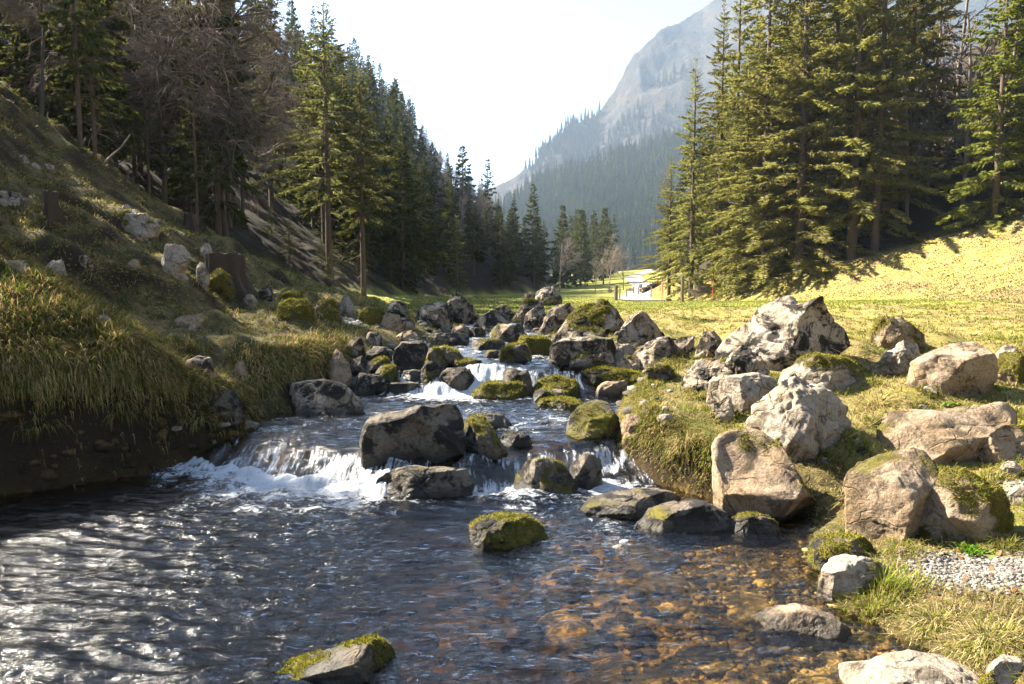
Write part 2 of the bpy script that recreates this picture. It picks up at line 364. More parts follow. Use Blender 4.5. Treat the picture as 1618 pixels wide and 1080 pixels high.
def hit(px, py, dmax=140, water=True):
    """the point of land or water seen at a photo pixel"""
    d = ray(px, py); t = np.exp(np.linspace(math.log(2.5), math.log(dmax), 1500))
    p = np.array([0, 0, CZ]) + d[None]*t[:, None]
    z, inf = land(p[:, 0], p[:, 1])
    if water: z = np.where(inf['ins'] & (p[:, 1] < 23), np.maximum(z, inf['W']), z)
    below = np.nonzero(p[:, 2] < z)[0]
    i = below[0] if len(below) else len(t)-1
    return p[i]

# ------------------------------------------------------------------ ground sheet
def grown(start, end, h0, g):
    v = [start]; h = h0
    while v[-1] < end: v.append(v[-1]+h); h = max(h0, h*g)
    return v
ys = []; y = 1.2
while y < 1300: ys.append(y); y += max(.045, y*.0085) if y < 160 else y*.02
ys = np.array([-60, -30, -12, -5, -2, -.5, .5] + ys)
xp = [0.0]
while xp[-1] < 380:
    a = xp[-1]; xp.append(a + (.055 if a < 6 else min(.055 + (a-6)*.016, 6)))
xs = np.array([-a for a in xp[:0:-1]] + xp)
GX, GY = np.meshgrid(xs, ys); nx, ny = len(xs), len(ys)
gz, ginf = land(GX.ravel(), GY.ravel())
gx, gy = GX.ravel(), GY.ravel()
XX = ginf['X']
# land cover: forest floor, bare earth and painted undercut shade of the cut bank, stream bed, meadow, gravel
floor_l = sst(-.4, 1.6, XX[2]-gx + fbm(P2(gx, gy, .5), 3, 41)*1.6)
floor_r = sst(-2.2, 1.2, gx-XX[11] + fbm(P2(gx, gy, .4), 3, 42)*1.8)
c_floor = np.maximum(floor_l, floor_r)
gi = np.arange(nx*ny).reshape(ny, nx)
dzx = np.gradient(gz.reshape(ny, nx), xs, axis=1).ravel(); dzy = np.gradient(gz.reshape(ny, nx), ys, axis=0).ravel()
slope = np.sqrt(dzx**2 + dzy**2)
c_earth = sst(.75, 1.5, slope)*(gy < 40)*(1-c_floor)
c_bed = np.where(ginf['ins'] & (gy < 23.5), 1., sst(.10, 0, ginf['dxs'])*(gy < 23.5))
shallow = sst(.3, .8, ginf['t'])*sst(7.6, 6.9, gy)  # right shallows; the bed colour is darkened outside them
GRAV = [(3.35, 4.72, .55, .32), (-3.9, 16.6, .5, 1.1), (4.9, 5.9, .6, .5)]
c_grav = np.zeros_like(gx)
for a, b_, ra, rb in GRAV:
    c_grav = np.maximum(c_grav, sst(1.1, .6, np.sqrt(((gx-a)/ra)**2 + ((gy-b_)/rb)**2) + .35*fbm(P2(gx, gy, 3), 2, 43)))
c_mead = sst(20, 30, gy)*(1-c_floor)*sst(XX[10]+1.5, XX[10]-1, gx)
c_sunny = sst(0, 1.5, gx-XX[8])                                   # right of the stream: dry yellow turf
Q = np.stack([gi[:-1, :-1], gi[:-1, 1:], gi[1:, 1:], gi[1:, :-1]], -1).reshape(-1, 4)

m, nt = mat_new('valley_ground'); b = NB(nt)
p = b.pos()
na, nb_, nc, nd = b.noise(p, .7, 5, .65), b.noise(p, 4, 6, .7), b.noise(p, 22, 5, .7), b.noise(p, 90, 3, .7)
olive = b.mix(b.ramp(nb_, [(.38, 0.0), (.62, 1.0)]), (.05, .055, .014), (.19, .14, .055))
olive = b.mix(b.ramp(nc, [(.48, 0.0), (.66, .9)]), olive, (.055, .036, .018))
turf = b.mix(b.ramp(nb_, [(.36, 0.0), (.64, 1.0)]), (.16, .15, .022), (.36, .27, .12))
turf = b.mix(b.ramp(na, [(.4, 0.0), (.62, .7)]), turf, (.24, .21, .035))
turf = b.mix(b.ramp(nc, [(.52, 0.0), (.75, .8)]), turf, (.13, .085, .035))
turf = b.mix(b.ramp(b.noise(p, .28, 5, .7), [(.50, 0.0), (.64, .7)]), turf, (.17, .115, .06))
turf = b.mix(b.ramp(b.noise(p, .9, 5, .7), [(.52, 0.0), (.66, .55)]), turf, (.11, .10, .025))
mead = b.mix(b.ramp(nb_, [(.35, 0.0), (.65, 1.0)]), (.17, .21, .026), (.30, .25, .06))
mead = b.mix(b.ramp(nc, [(.5, 0.0), (.75, .5)]), mead, (.2, .15, .05))
mead = b.mix(b.ramp(b.noise(p, .35, 5, .7), [(.46, 0.0), (.62, .7)]), mead, (.10, .125, .02))
flo = b.mix(b.ramp(nb_, [(.35, 0.0), (.65, 1.0)]), (.014, .010, .006), (.045, .028, .016))  # litter brown, darkened to stand in for tree shade
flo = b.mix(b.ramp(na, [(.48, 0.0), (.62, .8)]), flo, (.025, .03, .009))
ear = b.mix(nc, (.012, .009, .006), (.05, .034, .02))  # dark soil, its depth of tone standing in for undercut shade
bed = b.mix(b.ramp(nb_, [(.35, 0.0), (.65, 1.0)]), (.02, .013, .005), (.075, .046, .013))  # deep bed painted darker in place of light lost in the water
nbig = b.noise(p, 1.6, 4, .6, .5)
beds = b.mix(b.ramp(nb_, [(.35, 0.0), (.65, 1.0)]), (.16, .10, .026), (.5, .33, .10))
beds = b.mix(b.ramp(nbig, [(.48, 0.0), (.6, .85)]), beds, (.05, .035, .012))
grv = b.mix(nc, (.16, .14, .12), (.42, .39, .35))
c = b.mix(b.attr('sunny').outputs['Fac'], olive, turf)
c = b.mix(b.attr('mead').outputs['Fac'], c, mead)
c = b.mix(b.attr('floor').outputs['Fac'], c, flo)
c = b.mix(b.attr('earth').outputs['Fac'], c, ear)
c = b.mix(b.attr('grav').outputs['Fac'], c, grv)
c = b.mix(b.attr('bed').outputs['Fac'], c, b.mix(b.attr('shallow').outputs['Fac'], bed, beds))
h = b.math('ADD', b.math('MULTIPLY', nc, .6), b.math('MULTIPLY', nd, .35))
b.out(prin(b, c, .95, b.bump(h, .9, .06), .2)); M['ground'] = m
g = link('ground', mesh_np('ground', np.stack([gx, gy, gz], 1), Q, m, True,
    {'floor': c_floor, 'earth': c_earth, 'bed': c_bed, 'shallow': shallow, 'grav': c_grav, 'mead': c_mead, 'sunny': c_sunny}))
tag(g, 'grassy valley floor and slopes on both sides of the stream', 'ground', kind='structure')

# ------------------------------------------------------------------ water
wy = []; y = 1.6
while y < 23.5: wy.append(y); y += .016 if 6.8 < y < 9 else (.022 if y < 11 or y > 13 else .02)*max(1, y/9)
wy = np.array(wy); wx = np.concatenate([np.arange(-7.4, -5, .05), np.arange(-5, 3.2, .024)])
WX, WY = np.meshgrid(wx, wy); wnx, wny = len(wx), len(wy); fx, fy = WX.ravel(), WY.ravel()
wl = water_level(fx, fy)
zl, winf = land(fx, fy, True)
wl2 = wl.reshape(wny, wnx)
gradW = np.abs(np.gradient(wl2, wy, axis=0)).ravel()
ybn = YB(fx)
foot1 = np.exp(-np.clip(ybn+.1-fy, 0, 9)/.5)*(fy < ybn+.5)*sst(1.9, 1.3, np.abs(fx+.9)*0+np.maximum(fx, -99))
foot1 = np.where(fy < ybn+.25, .6*np.exp(-np.clip(ybn-fy, 0, 9)/.45)+.56*np.exp(-np.clip(ybn-fy, 0, 9)/1.6), 0)*np.interp(fx, [-4.6, -3.6, -2.6, -1.5, -1.1, -.5, -.3, .2, .6, 1.0, 1.5, 2], [.5, .95, 1, .95, .55, .3, .7, .9, .6, .9, .6, 0])
foot1 *= .85
foot2 = np.where((fy < 11.5) & (fy > 8), np.exp(-np.clip(11.1-fy, 0, 9)/.55), 0)*np.interp(fx, [-2.5, -1.9, -1.3, -.2, .4, 1, 2.2], [.4, .5, 1, 1, .5, .4, .3])
chute = sst(.12, .55, gradW)*np.where(fy < 9.5, np.interp(fx, [-4.5, -3, -2, -1.3, -.7, -.45, -.2, .4, 1.3], [.6, .72, .68, .6, .3, .55, .7, .68, .68]),
                                        np.interp(fx, [-2.4, -1.4, -1.1, .1, .4, 2.3], [.6, .7, .95, .95, .6, .6]))
riff = .42*sst(8.2, 9, fy)*sst(11, 9.8, fy) + .55*sst(12.2, 13, fy)
glide = .25*np.exp(-((fx+1.6)/2.2)**2)*np.exp(-np.clip(6.9-fy, 0, 9)/1.3)*(fy < 7.2)
run_r = .45*np.exp(-((fx-.75-(7-fy)*.12)/.28)**2)*sst(5.0, 6.0, fy)*(fy < 7.3)
foam = np.clip(np.maximum.reduce([foot1, foot2, chute, riff, glide, run_r]), 0, 1)
turb = np.clip(np.maximum(foot1, foot2) + .6*chute + 1.4*riff, 0, 1.2)
# ripples: short crests lying across the current, choppier below the steps
wob = fbm(P2(fx, fy, .8), 2, 50)*.5
q = np.stack([fx*1.4 + wob*1.4, fy*6.3 + wob*2 + fx*.9, np.zeros_like(fx)], 1)
rip = ridged(q, 3, 51)*.5 + fbm(q*1.9, 3, 52)*.5
swell = fbm(np.stack([fx*.9, fy*2.0+fx*.3, fx*0], 1), 2, 53)
chop = fbm(np.stack([fx*7, fy*7, fx*0], 1), 3, 54)
strk = fbm(np.stack([fx*16, fy*1.6, wl*6], 1), 3, 55)
rip2 = ridged(q*np.array([2.6, 2.3, 1]) + 5, 2, 58)
wz = wl + (.040*rip + .016*rip2 + .026*swell)*sst(.5, .15, gradW) + turb*.035*chop + .022*strk*sst(.1, .5, gradW)
wz += sst(.1, .5, gradW)*.07*fbm(np.stack([fx*2.6, fy*3.4, fx*0], 1), 2, 57)
wz += .10*np.exp(-(((fx-.18)/.42)**2 + ((fy-6.95)/.24)**2)*1.5) + .06*np.exp(-(((fx+3.3)/.5)**2 + ((fy-7.75)/.3)**2))
wz += .13*np.exp(-(((fx+.35)/.55)**2 + ((fy-11.6)/.35)**2))
dist_in = np.where(winf['ins'], 1, np.exp(-winf['dxs']*8))
seg = np.sqrt(np.gradient(wy)[:, None]**2 + np.gradient(wl2, axis=0)**2); sarc = np.cumsum(seg, 0).ravel()
wi = np.arange(wnx*wny).reshape(wny, wnx)
WQ = np.stack([wi[:-1, :-1], wi[:-1, 1:], wi[1:, 1:], wi[1:, :-1]], -1).reshape(-1, 4)
keep = (winf['dxs'][WQ].min(1) < .45) & ((wz+.3 > zl)[WQ].any(1))
WQ = WQ[keep]; used, inv = np.unique(WQ.ravel(), return_inverse=True); WQ = inv.reshape(-1, 4)
m, nt = mat_new('stream_water'); b = NB(nt)
fl = b.n('ShaderNodeCombineXYZ', i={0: b.attr('fu').outputs['Fac'], 1: b.attr('fv').outputs['Fac'], 2: 0.0}).outputs[0]
pw = b.pos()
stv = b.n('ShaderNodeMapping', i={'Vector': fl, 'Scale': (13, 2.4, 1)}).outputs[0]
swv = b.n('ShaderNodeMapping', i={'Vector': pw, 'Scale': (7, 11, 7)}).outputs[0]
ns = b.noise(stv, 1.0, 6, .68, .6); nf = b.noise(swv, 1.0, 7, .72, 1.4); nh = b.noise(pw, 45, 3, .7)
steep = b.attr('steep').outputs['Fac']
pat = b.math('ADD', b.math('MULTIPLY', ns, steep), b.math('MULTIPLY', nf, b.math('SUBTRACT', 1.0, steep)))
pat = b.math('ADD', pat, b.math('MULTIPLY', b.math('SUBTRACT', nh, .5), .16))
pat = b.math('ADD', pat, b.math('MULTIPLY', b.math('SUBTRACT', b.noise(pw, 2.6, 3, .6), .5), .55))
fa = b.attr('foam').outputs['Fac']
fo = b.n('ShaderNodeMapRange', interpolation_type='SMOOTHSTEP', i={0: b.math('ADD', pat, b.math('MULTIPLY', fa, .48)), 1: .73, 2: .95, 3: 0.0, 4: .88}).outputs[0]
rv = b.n('ShaderNodeMapping', i={'Vector': pw, 'Rotation': (0, 0, R(-10)), 'Scale': (6.5, 24, 6.5)}).outputs[0]
rh = b.math('ADD', b.noise(rv, 1.0, 4, .6, .8), b.math('MULTIPLY', b.noise(b.n('ShaderNodeMapping', i={'Vector': pw, 'Rotation': (0, 0, R(9)), 'Scale': (22, 60, 22)}).outputs[0], 1.0, 3, .6, .5), .35))
rh = b.math('ADD', b.math('MULTIPLY', rh, b.math('SUBTRACT', 1.0, steep)), b.math('MULTIPLY', ns, b.math('MULTIPLY', steep, 1.5)))
nrm = b.bump(rh, .8, .02)
gl = b.n('ShaderNodeBsdfGlossy', i={'Color': (1, 1, 1, 1), 'Roughness': .06, 'Normal': nrm}).outputs[0]
tr = b.n('ShaderNodeBsdfTransparent', i={'Color': b.ramp(b.attr('depth').outputs['Fac'], [(0.0, (.99, .97, .9)), (.28, (.92, .80, .54)), (.5, (.36, .27, .13)), (1.0, (.015, .012, .008))])}).outputs[0]
fr = b.n('ShaderNodeFresnel', i={'IOR': 1.45, 'Normal': nrm}).outputs[0]
wsh = b.n('ShaderNodeMixShader', i={0: fr, 1: tr, 2: gl}).outputs[0]
fsh = b.n('ShaderNodeMixShader', i={0: .25, 1: b.n('ShaderNodeBsdfDiffuse', i={'Color': (.68, .71, .74, 1), 'Normal': b.bump(pat, .8, .05)}).outputs[0], 2: b.n('ShaderNodeBsdfTranslucent', i={'Color': (.82, .85, .88, 1)}).outputs[0]}).outputs[0]
b.out(b.n('ShaderNodeMixShader', i={0: fo, 1: wsh, 2: fsh}).outputs[0]); M['water'] = m
w = link('water', mesh_np('water', np.stack([fx, fy, wz], 1)[used], WQ, m, True,
    {'depth': np.clip((wz-zl)/.5, 0, 1)[used], 'foam': foam[used], 'steep': sst(.1, .4, gradW)[used], 'fu': fx[used], 'fv': sarc[used]}))
tag(w, 'clear mountain stream tumbling over low rock steps into a pool', 'water', kind='structure')
# ------------------------------------------------------------------ blades (grass, moss): many thin bent leaves in one mesh
def blades(P, L, Wd, az, tilt, bend, col, tipcol=None):
    """P n x 3 roots, L lengths, Wd widths, az lean direction, tilt start angle from vertical, bend extra angle to the tip"""
    n = len(P); d = np.stack([np.cos(az), np.sin(az), 0*az], 1); s = np.stack([-np.sin(az), np.cos(az), 0*az], 1)
    z = np.array([0, 0, 1.])
    a1, a2 = tilt + bend*.3, tilt + bend
    m = P + (L*.5)[:, None]*(np.sin(a1)[:, None]*d + np.cos(a1)[:, None]*z)
    t = m + (L*.5)[:, None]*(np.sin(a2)[:, None]*d + np.cos(a2)[:, None]*z)
    w = (Wd*.5)[:, None]*s
    V = np.stack([P-w, P+w, m-w*.75, m+w*.75, t], 1).reshape(-1, 3)
    i = np.arange(n)*5
    T = np.concatenate([np.stack([i, i+1, i+3], 1), np.stack([i, i+3, i+2], 1), np.stack([i+2, i+3, i+4], 1)])
    if tipcol is None: tipcol = col
    C = np.stack([col*.8, col*.8, col*.5+tipcol*.5, col*.5+tipcol*.5, tipcol], 1).reshape(-1, 3)
    return V, T, C
def pick(cols, w, n):
    c = np.array(cols)[rng.choice(len(cols), n, p=np.array(w)/sum(w))]
    return np.clip(c*rng.uniform(.7, 1.3, (n, 1)) + rng.normal(0, .006, (n, 3)), .004, 1)

# ------------------------------------------------------------------ rocks
_ico = {}
def ico(k):
    if k not in _ico:
        import bmesh
        bm = bmesh.new(); bmesh.ops.create_icosphere(bm, subdivisions=k, radius=1)
        V = np.array([v.co[:] for v in bm.verts]); T = np.array([[v.index for v in f.verts] for f in bm.faces]); bm.free()
        _ico[k] = (V, T)
    return _ico[k]
def radial(poly, c, th):
    """distance from c to the outline at angles th"""
    P = np.array(poly, float) - c; Q_ = np.roll(P, -1, 0)
    d = np.stack([np.cos(th), np.sin(th)], 1); r = np.zeros(len(th))
    for a, b_ in zip(P, Q_):
        e = b_-a; den = d[:, 0]*e[1] - d[:, 1]*e[0]
        with np.errstate(divide='ignore', invalid='ignore'):
            t = (a[0]*e[1]-a[1]*e[0])/den; u = (a[0]*d[:, 1]-a[1]*d[:, 0])/den
        ok = (u >= -1e-6) & (u <= 1+1e-6) & (t > 0) & np.isfinite(t)
        r = np.where(ok, np.maximum(r, t), r)
    return r
ROCKS = []
_rid = [0]
def rock(label, x0, x1, yt, yb, style='lime', outline=None, deep=.8, facets=7, rough=1.0, moss=0.0, wet=None, sub=None, base=None,
         cat='rock', name='rock', dist=None, seed=None, mound=0.0, group=None, jag=0.0, cuts=None, planes=(), sink=.2, mosspart=True, fuzz=1.0):
    _rid[0] += 1; seed = seed or _rid[0]*7+3
    r_ = np.random.default_rng(seed)
    if dist is None:
        h_ = hit((x0+x1)/2, base or yb); Y = h_[1]
    else: Y = dist
    wpx = x1-x0
    Wm = wpx/F*Y; Dm = Wm*deep; Y = Y + Dm*.42
    if outline is None:
        k = 11; th = np.linspace(math.pi, 0, k); e = .62
        ox = np.sign(np.cos(th))*np.abs(np.cos(th))**e; oy = np.abs(np.sin(th))**e
        jit = 1 + r_.uniform(-.16, .06, k)
        outline = [(x0 + wpx*(.5+.5*a*(.93+.07*j)), yb - (yb-yt)*o*min(1, j)) for a, o, j in zip(ox, oy, jit)]
    pl = [at_depth(px, py, Y) for px, py in outline]
    pl = np.array([[q[0], q[2]] for q in pl])
    zb = at_depth((x0+x1)/2, yb, Y)[2]
    # close the outline below the ground
    lo = pl[:, 1].min(); hgt = pl[:, 1].max()-zb; dip = max(.06, sink*(Wm*.35+hgt*.5))
    keep = pl[:, 1] > zb-1e9
    xl_, xr_ = pl[:, 0].min(), pl[:, 0].max(); w_ = xr_-xl_
    bot = np.array([[xr_-.06*w_, zb-dip*.6], [xr_-.25*w_, zb-dip], [xl_+.25*w_, zb-dip], [xl_+.06*w_, zb-dip*.6]])
    o2 = np.concatenate([pl, bot])
    c = np.array([pl[:, 0].mean()*.4 + (xl_+xr_)*.3, zb + hgt*.36])
    px_per = F/Y*1024/1618*wpx/F*Y
    if sub is None: sub = 6 if wpx > 68 else (5 if wpx > 30 else 4)
    V, T = ico(sub); th = np.arctan2(V[:, 2], V[:, 0])
    r = radial(o2, c, th)
    tab_t = np.linspace(-math.pi, math.pi, 361); tab = radial(o2, c, tab_t)                # smooth the corners a little
    ker = np.array([1, 2, 3, 2, 1.])/9; tab = np.convolve(np.concatenate([tab[-4:-1], tab, tab[1:4]]), ker, 'same')[3:-3]
    r = np.interp(th, tab_t, tab)
    s = np.sqrt(V[:, 0]**2+V[:, 2]**2); sp = s**.62
    p = np.stack([r*np.cos(th)*sp, np.sign(V[:, 1])*np.abs(V[:, 1])**.72*Dm/2, r*np.sin(th)*sp], 1)
    q0 = p/max(.1, Wm) + r_.uniform(-50, 50, 3); wp = np.stack([fbm(q0*3, 2, seed+31), fbm(q0*3, 2, seed+32), fbm(q0*3, 2, seed+33)], 1)*.055*Wm
    for f in range(cuts if cuts else facets*2+6 if not (style == 'dark' and moss > .45) else facets+3):                                                               # flat broken faces
        nv = np.array([r_.normal(0, .75), r_.choice([-1, -1, 1])*r_.uniform(.45, 1), r_.uniform(-.35, 1.0)]); nv /= np.linalg.norm(nv)
        ds = (p+wp)@nv; hh = ds.max(); lim = hh*r_.uniform(.62, .94)
        p -= nv[None]*(np.maximum(0, ds-lim)*.99)[:, None]
    for (a_, b2, c2, l_) in planes:
        nv = np.array([a_, b2, c2]); nv = nv/np.linalg.norm(nv); ds = (p+wp)@nv; lim = ds.max()*l_
        p -= nv[None]*(np.maximum(0, ds-lim))[:, None]
    p[:, 0] *= (pl[:, 0].max()-pl[:, 0].min())/(p[:, 0].max()-p[:, 0].min())*.985; zt_ = pl[:, 1].max()-c[1]; p[:, 2] = np.where(p[:, 2] > 0, p[:, 2]*zt_/p[:, 2].max(), p[:, 2])
    sz = max(.08, min(Wm, (hgt+dip)*1.3)); off = r_.uniform(-50, 50, 3)
    nrm = p/(np.linalg.norm(p, axis=1)[:, None]+1e-9)
    q = p/sz + off
    d = fbm(q*1.5, 2, seed)*.028 + fbm(q*5.5, 3, seed+5)*.020 - np.maximum(0, ridged(q*3.1, 3, seed+7)-.35)*.06 + (ridged(q*2.3, 4, seed+9)-.1)*(.02+.085*jag)
    st_ = np.abs(vnoise(np.stack([q[:, 0]*2+q[:, 2]*5+fbm(q*2, 2, 3)*1.2, q[:, 1]*2, q[:, 2]*3-q[:, 0]*2], 1), seed+2))
    d -= np.where(st_ < .09, (.09-st_)/.09*.035, 0)                                         # cracks
    p = p + nrm*(d*rough*sz)[:, None]
    if sub >= 5: p += nrm*(fbm(q*15, 3, seed+11)*.014*rough*sz)[:, None]
    org = np.array([c[0], Y, zb])
    pw = p + np.array([0, 0, c[1]-zb]) + org*1.0
    # normals
    a, b_, cc = pw[T[:, 0]], pw[T[:, 1]], pw[T[:, 2]]; fn = np.cross(b_-a, cc-a); ar = np.linalg.norm(fn, axis=1)/2
    vn = np.zeros_like(pw)
    for k in range(3): np.add.at(vn, T[:, k], fn)
    vn /= np.linalg.norm(vn, axis=1)[:, None]+1e-12
    up = vn[:, 2]
    mo = np.clip(moss*1.35 - .42 + .38*up + fbm(pw*2.6/max(sz, .4)+off, 4, seed+21)*.95, 0, 1) if moss > 0 else np.zeros(len(pw))
    if wet is None: wet = style == 'dark'
    if wet:
        Wl = water_level(pw[:, 0], pw[:, 1]); we = sst(.16, .03, pw[:, 2]-Wl + fbm(pw*6, 2, 5)*.06)
    else: we = np.zeros(len(pw))
    me_ = mesh_np(name, pw-org, T, M[style], True, {'moss': mo, 'wet': we})
    o = link(name, me_, None, org)
    tag(o, label, cat, group or 'boulders and stones along the mountain stream')
    if moss > .3 and mosspart and wpx > 24:
        dn = min(26000, 34*(1024/1618*F/Y)**1.1*fuzz)
        fm = mo[T].mean(1); n_f = r_.poisson(np.minimum(ar*dn*(fm > .5), 60))
        fi = np.repeat(np.arange(len(T)), n_f)[:22000]
        if len(fi) > 30:
            u = r_.random((len(fi), 2)); fl_ = u.sum(1) > 1; u[fl_] = 1-u[fl_]
            P_ = (a[fi] + (b_-a)[fi]*u[:, :1] + (cc-a)[fi]*u[:, 1:]) - org
            n_ = len(fi); k_ = max(1, Y/7)
            colr = pick([(.20, .19, .02), (.10, .12, .012), (.30, .25, .03), (.17, .11, .028)], [4, 3, 2.5, 1.5], n_)
            nf_ = fn[fi]/(np.linalg.norm(fn[fi], axis=1)[:, None]+1e-12)
            V2, T2, C2 = blades(P_, r_.uniform(.008, .026, n_)*min(k_, 2.2), r_.uniform(.005, .010, n_)*k_, np.arctan2(nf_[:, 1], nf_[:, 0]) + r_.normal(0, .9, n_),
                                np.arccos(np.clip(nf_[:, 2], -1, 1))*.9 + r_.normal(0, .3, n_), r_.uniform(0, 1.1, n_), colr)
            tag(link('moss', mesh_np('moss', V2, T2, M['mossb'], False, None, {'col': C2}), o), kind='stuff')
    ROCKS.append((org[0], org[1], Wm*.5, Dm*.5))
    return o

# --- large and near rocks, right bank
rock('big smooth tilted boulder with a mossy upper left, leaning over dark water', 1128, 1297, 684, 842, 'brown', [(1128, 720), (1140, 695), (1160, 684), (1205, 688), (1235, 712), (1270, 742), (1292, 765), (1297, 800), (1280, 838), (1240, 842), (1195, 815), (1155, 775)], .75, 3, .45, .42, True, cat='boulder', name='boulder', seed=11, base=836, cuts=2, planes=[(-.22, -.62, .75, .42), (.45, -.7, -.6, .42), (.8, -.2, .55, .7)])
rock('angular brown block with flat tilted top and dark moss on its shaded face', 1343, 1486, 714, 858, 'brown', [(1345, 790), (1343, 765), (1368, 735), (1420, 719), (1466, 715), (1480, 735), (1486, 790), (1470, 850), (1385, 858), (1362, 830)], .8, 5, .5, .28, False, cat='boulder', name='boulder', seed=23, cuts=5, planes=[(-.2, -.3, .93, .72), (-.7, -.65, .15, .68), (.62, -.75, -.2, .5)])
rock('low rounded stone with thick yellow moss pressed against the angular brown block', 1430, 1578, 738, 866, 'brown', [(1430, 830), (1440, 800), (1470, 775), (1500, 745), (1530, 738), (1560, 760), (1578, 800), (1570, 850), (1540, 862), (1460, 866)], .8, 3, .7, .62, False, seed=31)
rock('long brown slab with a sunlit flat top running off the right edge', 1400, 1640, 642, 738, 'brown', [(1400, 690), (1403, 660), (1440, 651), (1500, 655), (1570, 648), (1640, 640), (1640, 690), (1560, 705), (1490, 730), (1430, 730)], .5, 4, .55, .22, False, cat='boulder', name='boulder', seed=37, cuts=6, planes=[(0, -.35, .93, .6), (.2, -.9, -.4, .45), (-.7, -.6, .3, .75)])
rock('small mossy stone in front of the long brown slab', 1540, 1640, 668, 728, 'brown', None, .8, 4, .8, .42, False, seed=41)
rock('jagged white limestone outcrop with pits and a fallen look', 1180, 1335, 592, 722, 'limewhite', [(1180, 650), (1192, 625), (1215, 605), (1250, 592), (1290, 615), (1325, 645), (1335, 668), (1318, 705), (1280, 722), (1235, 715), (1200, 690)], .9, 5, 1.2, .25, False, cat='outcrop', name='limestone_outcrop', jag=.9, seed=43)
rock('flat topped pale block set into the turf above the white outcrop', 1112, 1232, 590, 652, 'limewhite', [(1118, 640), (1124, 602), (1150, 593), (1200, 590), (1232, 600), (1228, 640), (1160, 652)], .8, 6, .7, .15, False, seed=47)
rock('small white stone below the flat topped pale block', 1126, 1165, 625, 668, 'limewhite', None, .8, 6, 1, .1, False, seed=48)
rock('low flat limestone hump with brown moss below the huge cracked boulder', 1232, 1385, 558, 622, 'limewhite', [(1232, 600), (1255, 575), (1290, 560), (1330, 566), (1370, 575), (1385, 600), (1360, 622), (1260, 622)], .7, 5, .9, .4, False, cat='outcrop', name='limestone_outcrop', jag=.5, seed=53)
rock('huge cracked limestone boulder with black lichen patches on the right bank', 1128, 1352, 470, 592, 'limebig', [(1128, 580), (1148, 548), (1178, 515), (1210, 488), (1228, 482), (1258, 490), (1285, 476), (1335, 472), (1350, 492), (1352, 545), (1320, 562), (1285, 575), (1230, 588), (1170, 592)], .62, 5, .75, .05, False, cat='boulder', name='boulder', jag=.45, seed=59, planes=[(-.62, -.62, .48, .6), (.42, -.9, .08, .55)])
rock('rounded grey knob peeping over the huge cracked boulder', 1213, 1276, 466, 510, 'lime', None, .8, 4, .7, .1, False, dist=15.6, seed=61)
rock('pitted grey jagged rock at the left foot of the huge cracked boulder', 1145, 1208, 546, 602, 'lime', [(1145, 585), (1160, 560), (1178, 546), (1195, 556), (1208, 585), (1200, 602), (1150, 602)], .9, 5, 1.2, .1, False, jag=.9, seed=67)
rock('pitted grey jagged rock beside the narrow side channel', 1083, 1160, 566, 624, 'lime', [(1083, 612), (1095, 585), (1115, 568), (1130, 566), (1150, 585), (1160, 610), (1150, 624), (1090, 624)], .9, 5, 1.2, .15, False, jag=.9, seed=71)
rock('golden mossy boulder in the hollow right of the huge cracked boulder', 1380, 1458, 496, 562, 'brown', None, .8, 4, .8, .6, False, seed=73)
rock('large grey brown block with a dead stalk before its shaded face', 1443, 1568, 540, 628, 'brown', [(1443, 610), (1448, 575), (1475, 560), (1520, 547), (1550, 541), (1566, 560), (1568, 600), (1545, 625), (1460, 628)], .75, 5, .6, .2, False, cat='boulder', name='boulder', seed=79, cuts=6, planes=[(-.1, -.25, .95, .72), (.2, -.9, -.35, .5)])
rock('pale ribbed slab left of the large grey brown block', 1388, 1462, 538, 592, 'limewhite', [(1388, 588), (1405, 565), (1430, 542), (1448, 538), (1462, 555), (1450, 590), (1400, 592)], .6, 5, 1, .3, False, jag=.5, seed=83)
rock('small pale stone in turf near the right edge below the meadow', 1578, 1614, 545, 572, 'limewhite', None, .9, 5, .8, .1, False, seed=89)
rock('moss covered stone right of the large grey brown block', 1562, 1640, 556, 612, 'brown', None, .9, 3, .9, .75, False, seed=97)
rock('grey stone half sunk in turf left of the huge cracked boulder', 1098, 1146, 522, 568, 'lime', None, .8, 6, .8, .25, False, seed=101)
rock('light stone in the bank beside the round topped dark block', 1062, 1100, 528, 562, 'lime', None, .8, 6, .8, .25, False, seed=103)
rock('pale flat boulder cut off by the bottom right edge', 1338, 1560, 1042, 1120, 'limewhite', [(1338, 1072), (1350, 1050), (1385, 1040), (1450, 1042), (1510, 1053), (1560, 1072), (1560, 1120), (1338, 1120)], .7, 5, .6, .05, False, cat='boulder', name='boulder', dist=3.4, seed=107, cuts=4)
rock('pale stone in the bottom right corner with a green moss spot', 1542, 1660, 1036, 1110, 'limewhite', None, .8, 4, .6, .32, False, dist=3.4, seed=109)
rock('pale flat stone at the water edge beside the sunlit grass tuft', 1288, 1402, 876, 944, 'limewhite', [(1290, 930), (1300, 905), (1330, 885), (1370, 877), (1402, 885), (1395, 915), (1350, 930), (1310, 944)], .6, 4, .6, .2, True, seed=113)
rock('small dark mossy stone between pool and the angular brown block', 1280, 1388, 846, 896, 'dark', None, .7, 3, .8, .55, True, seed=127)
rock('wet orange slab just breaking the pool surface near the right shore', 1195, 1340, 962, 1012, 'brown', [(1195, 990), (1225, 972), (1270, 964), (1310, 972), (1340, 990), (1320, 1006), (1230, 1010)], .7, 3, .7, .0, True, seed=131)
rock('white stone among moss at the right edge above the angular brown block', 1580, 1612, 726, 756, 'limewhite', None, .9, 5, .8, .1, False, seed=137)
rock('pale stone at the right edge beside the gravel patch', 1590, 1640, 756, 800, 'limewhite', None, .9, 5, .8, .1, False, seed=139)

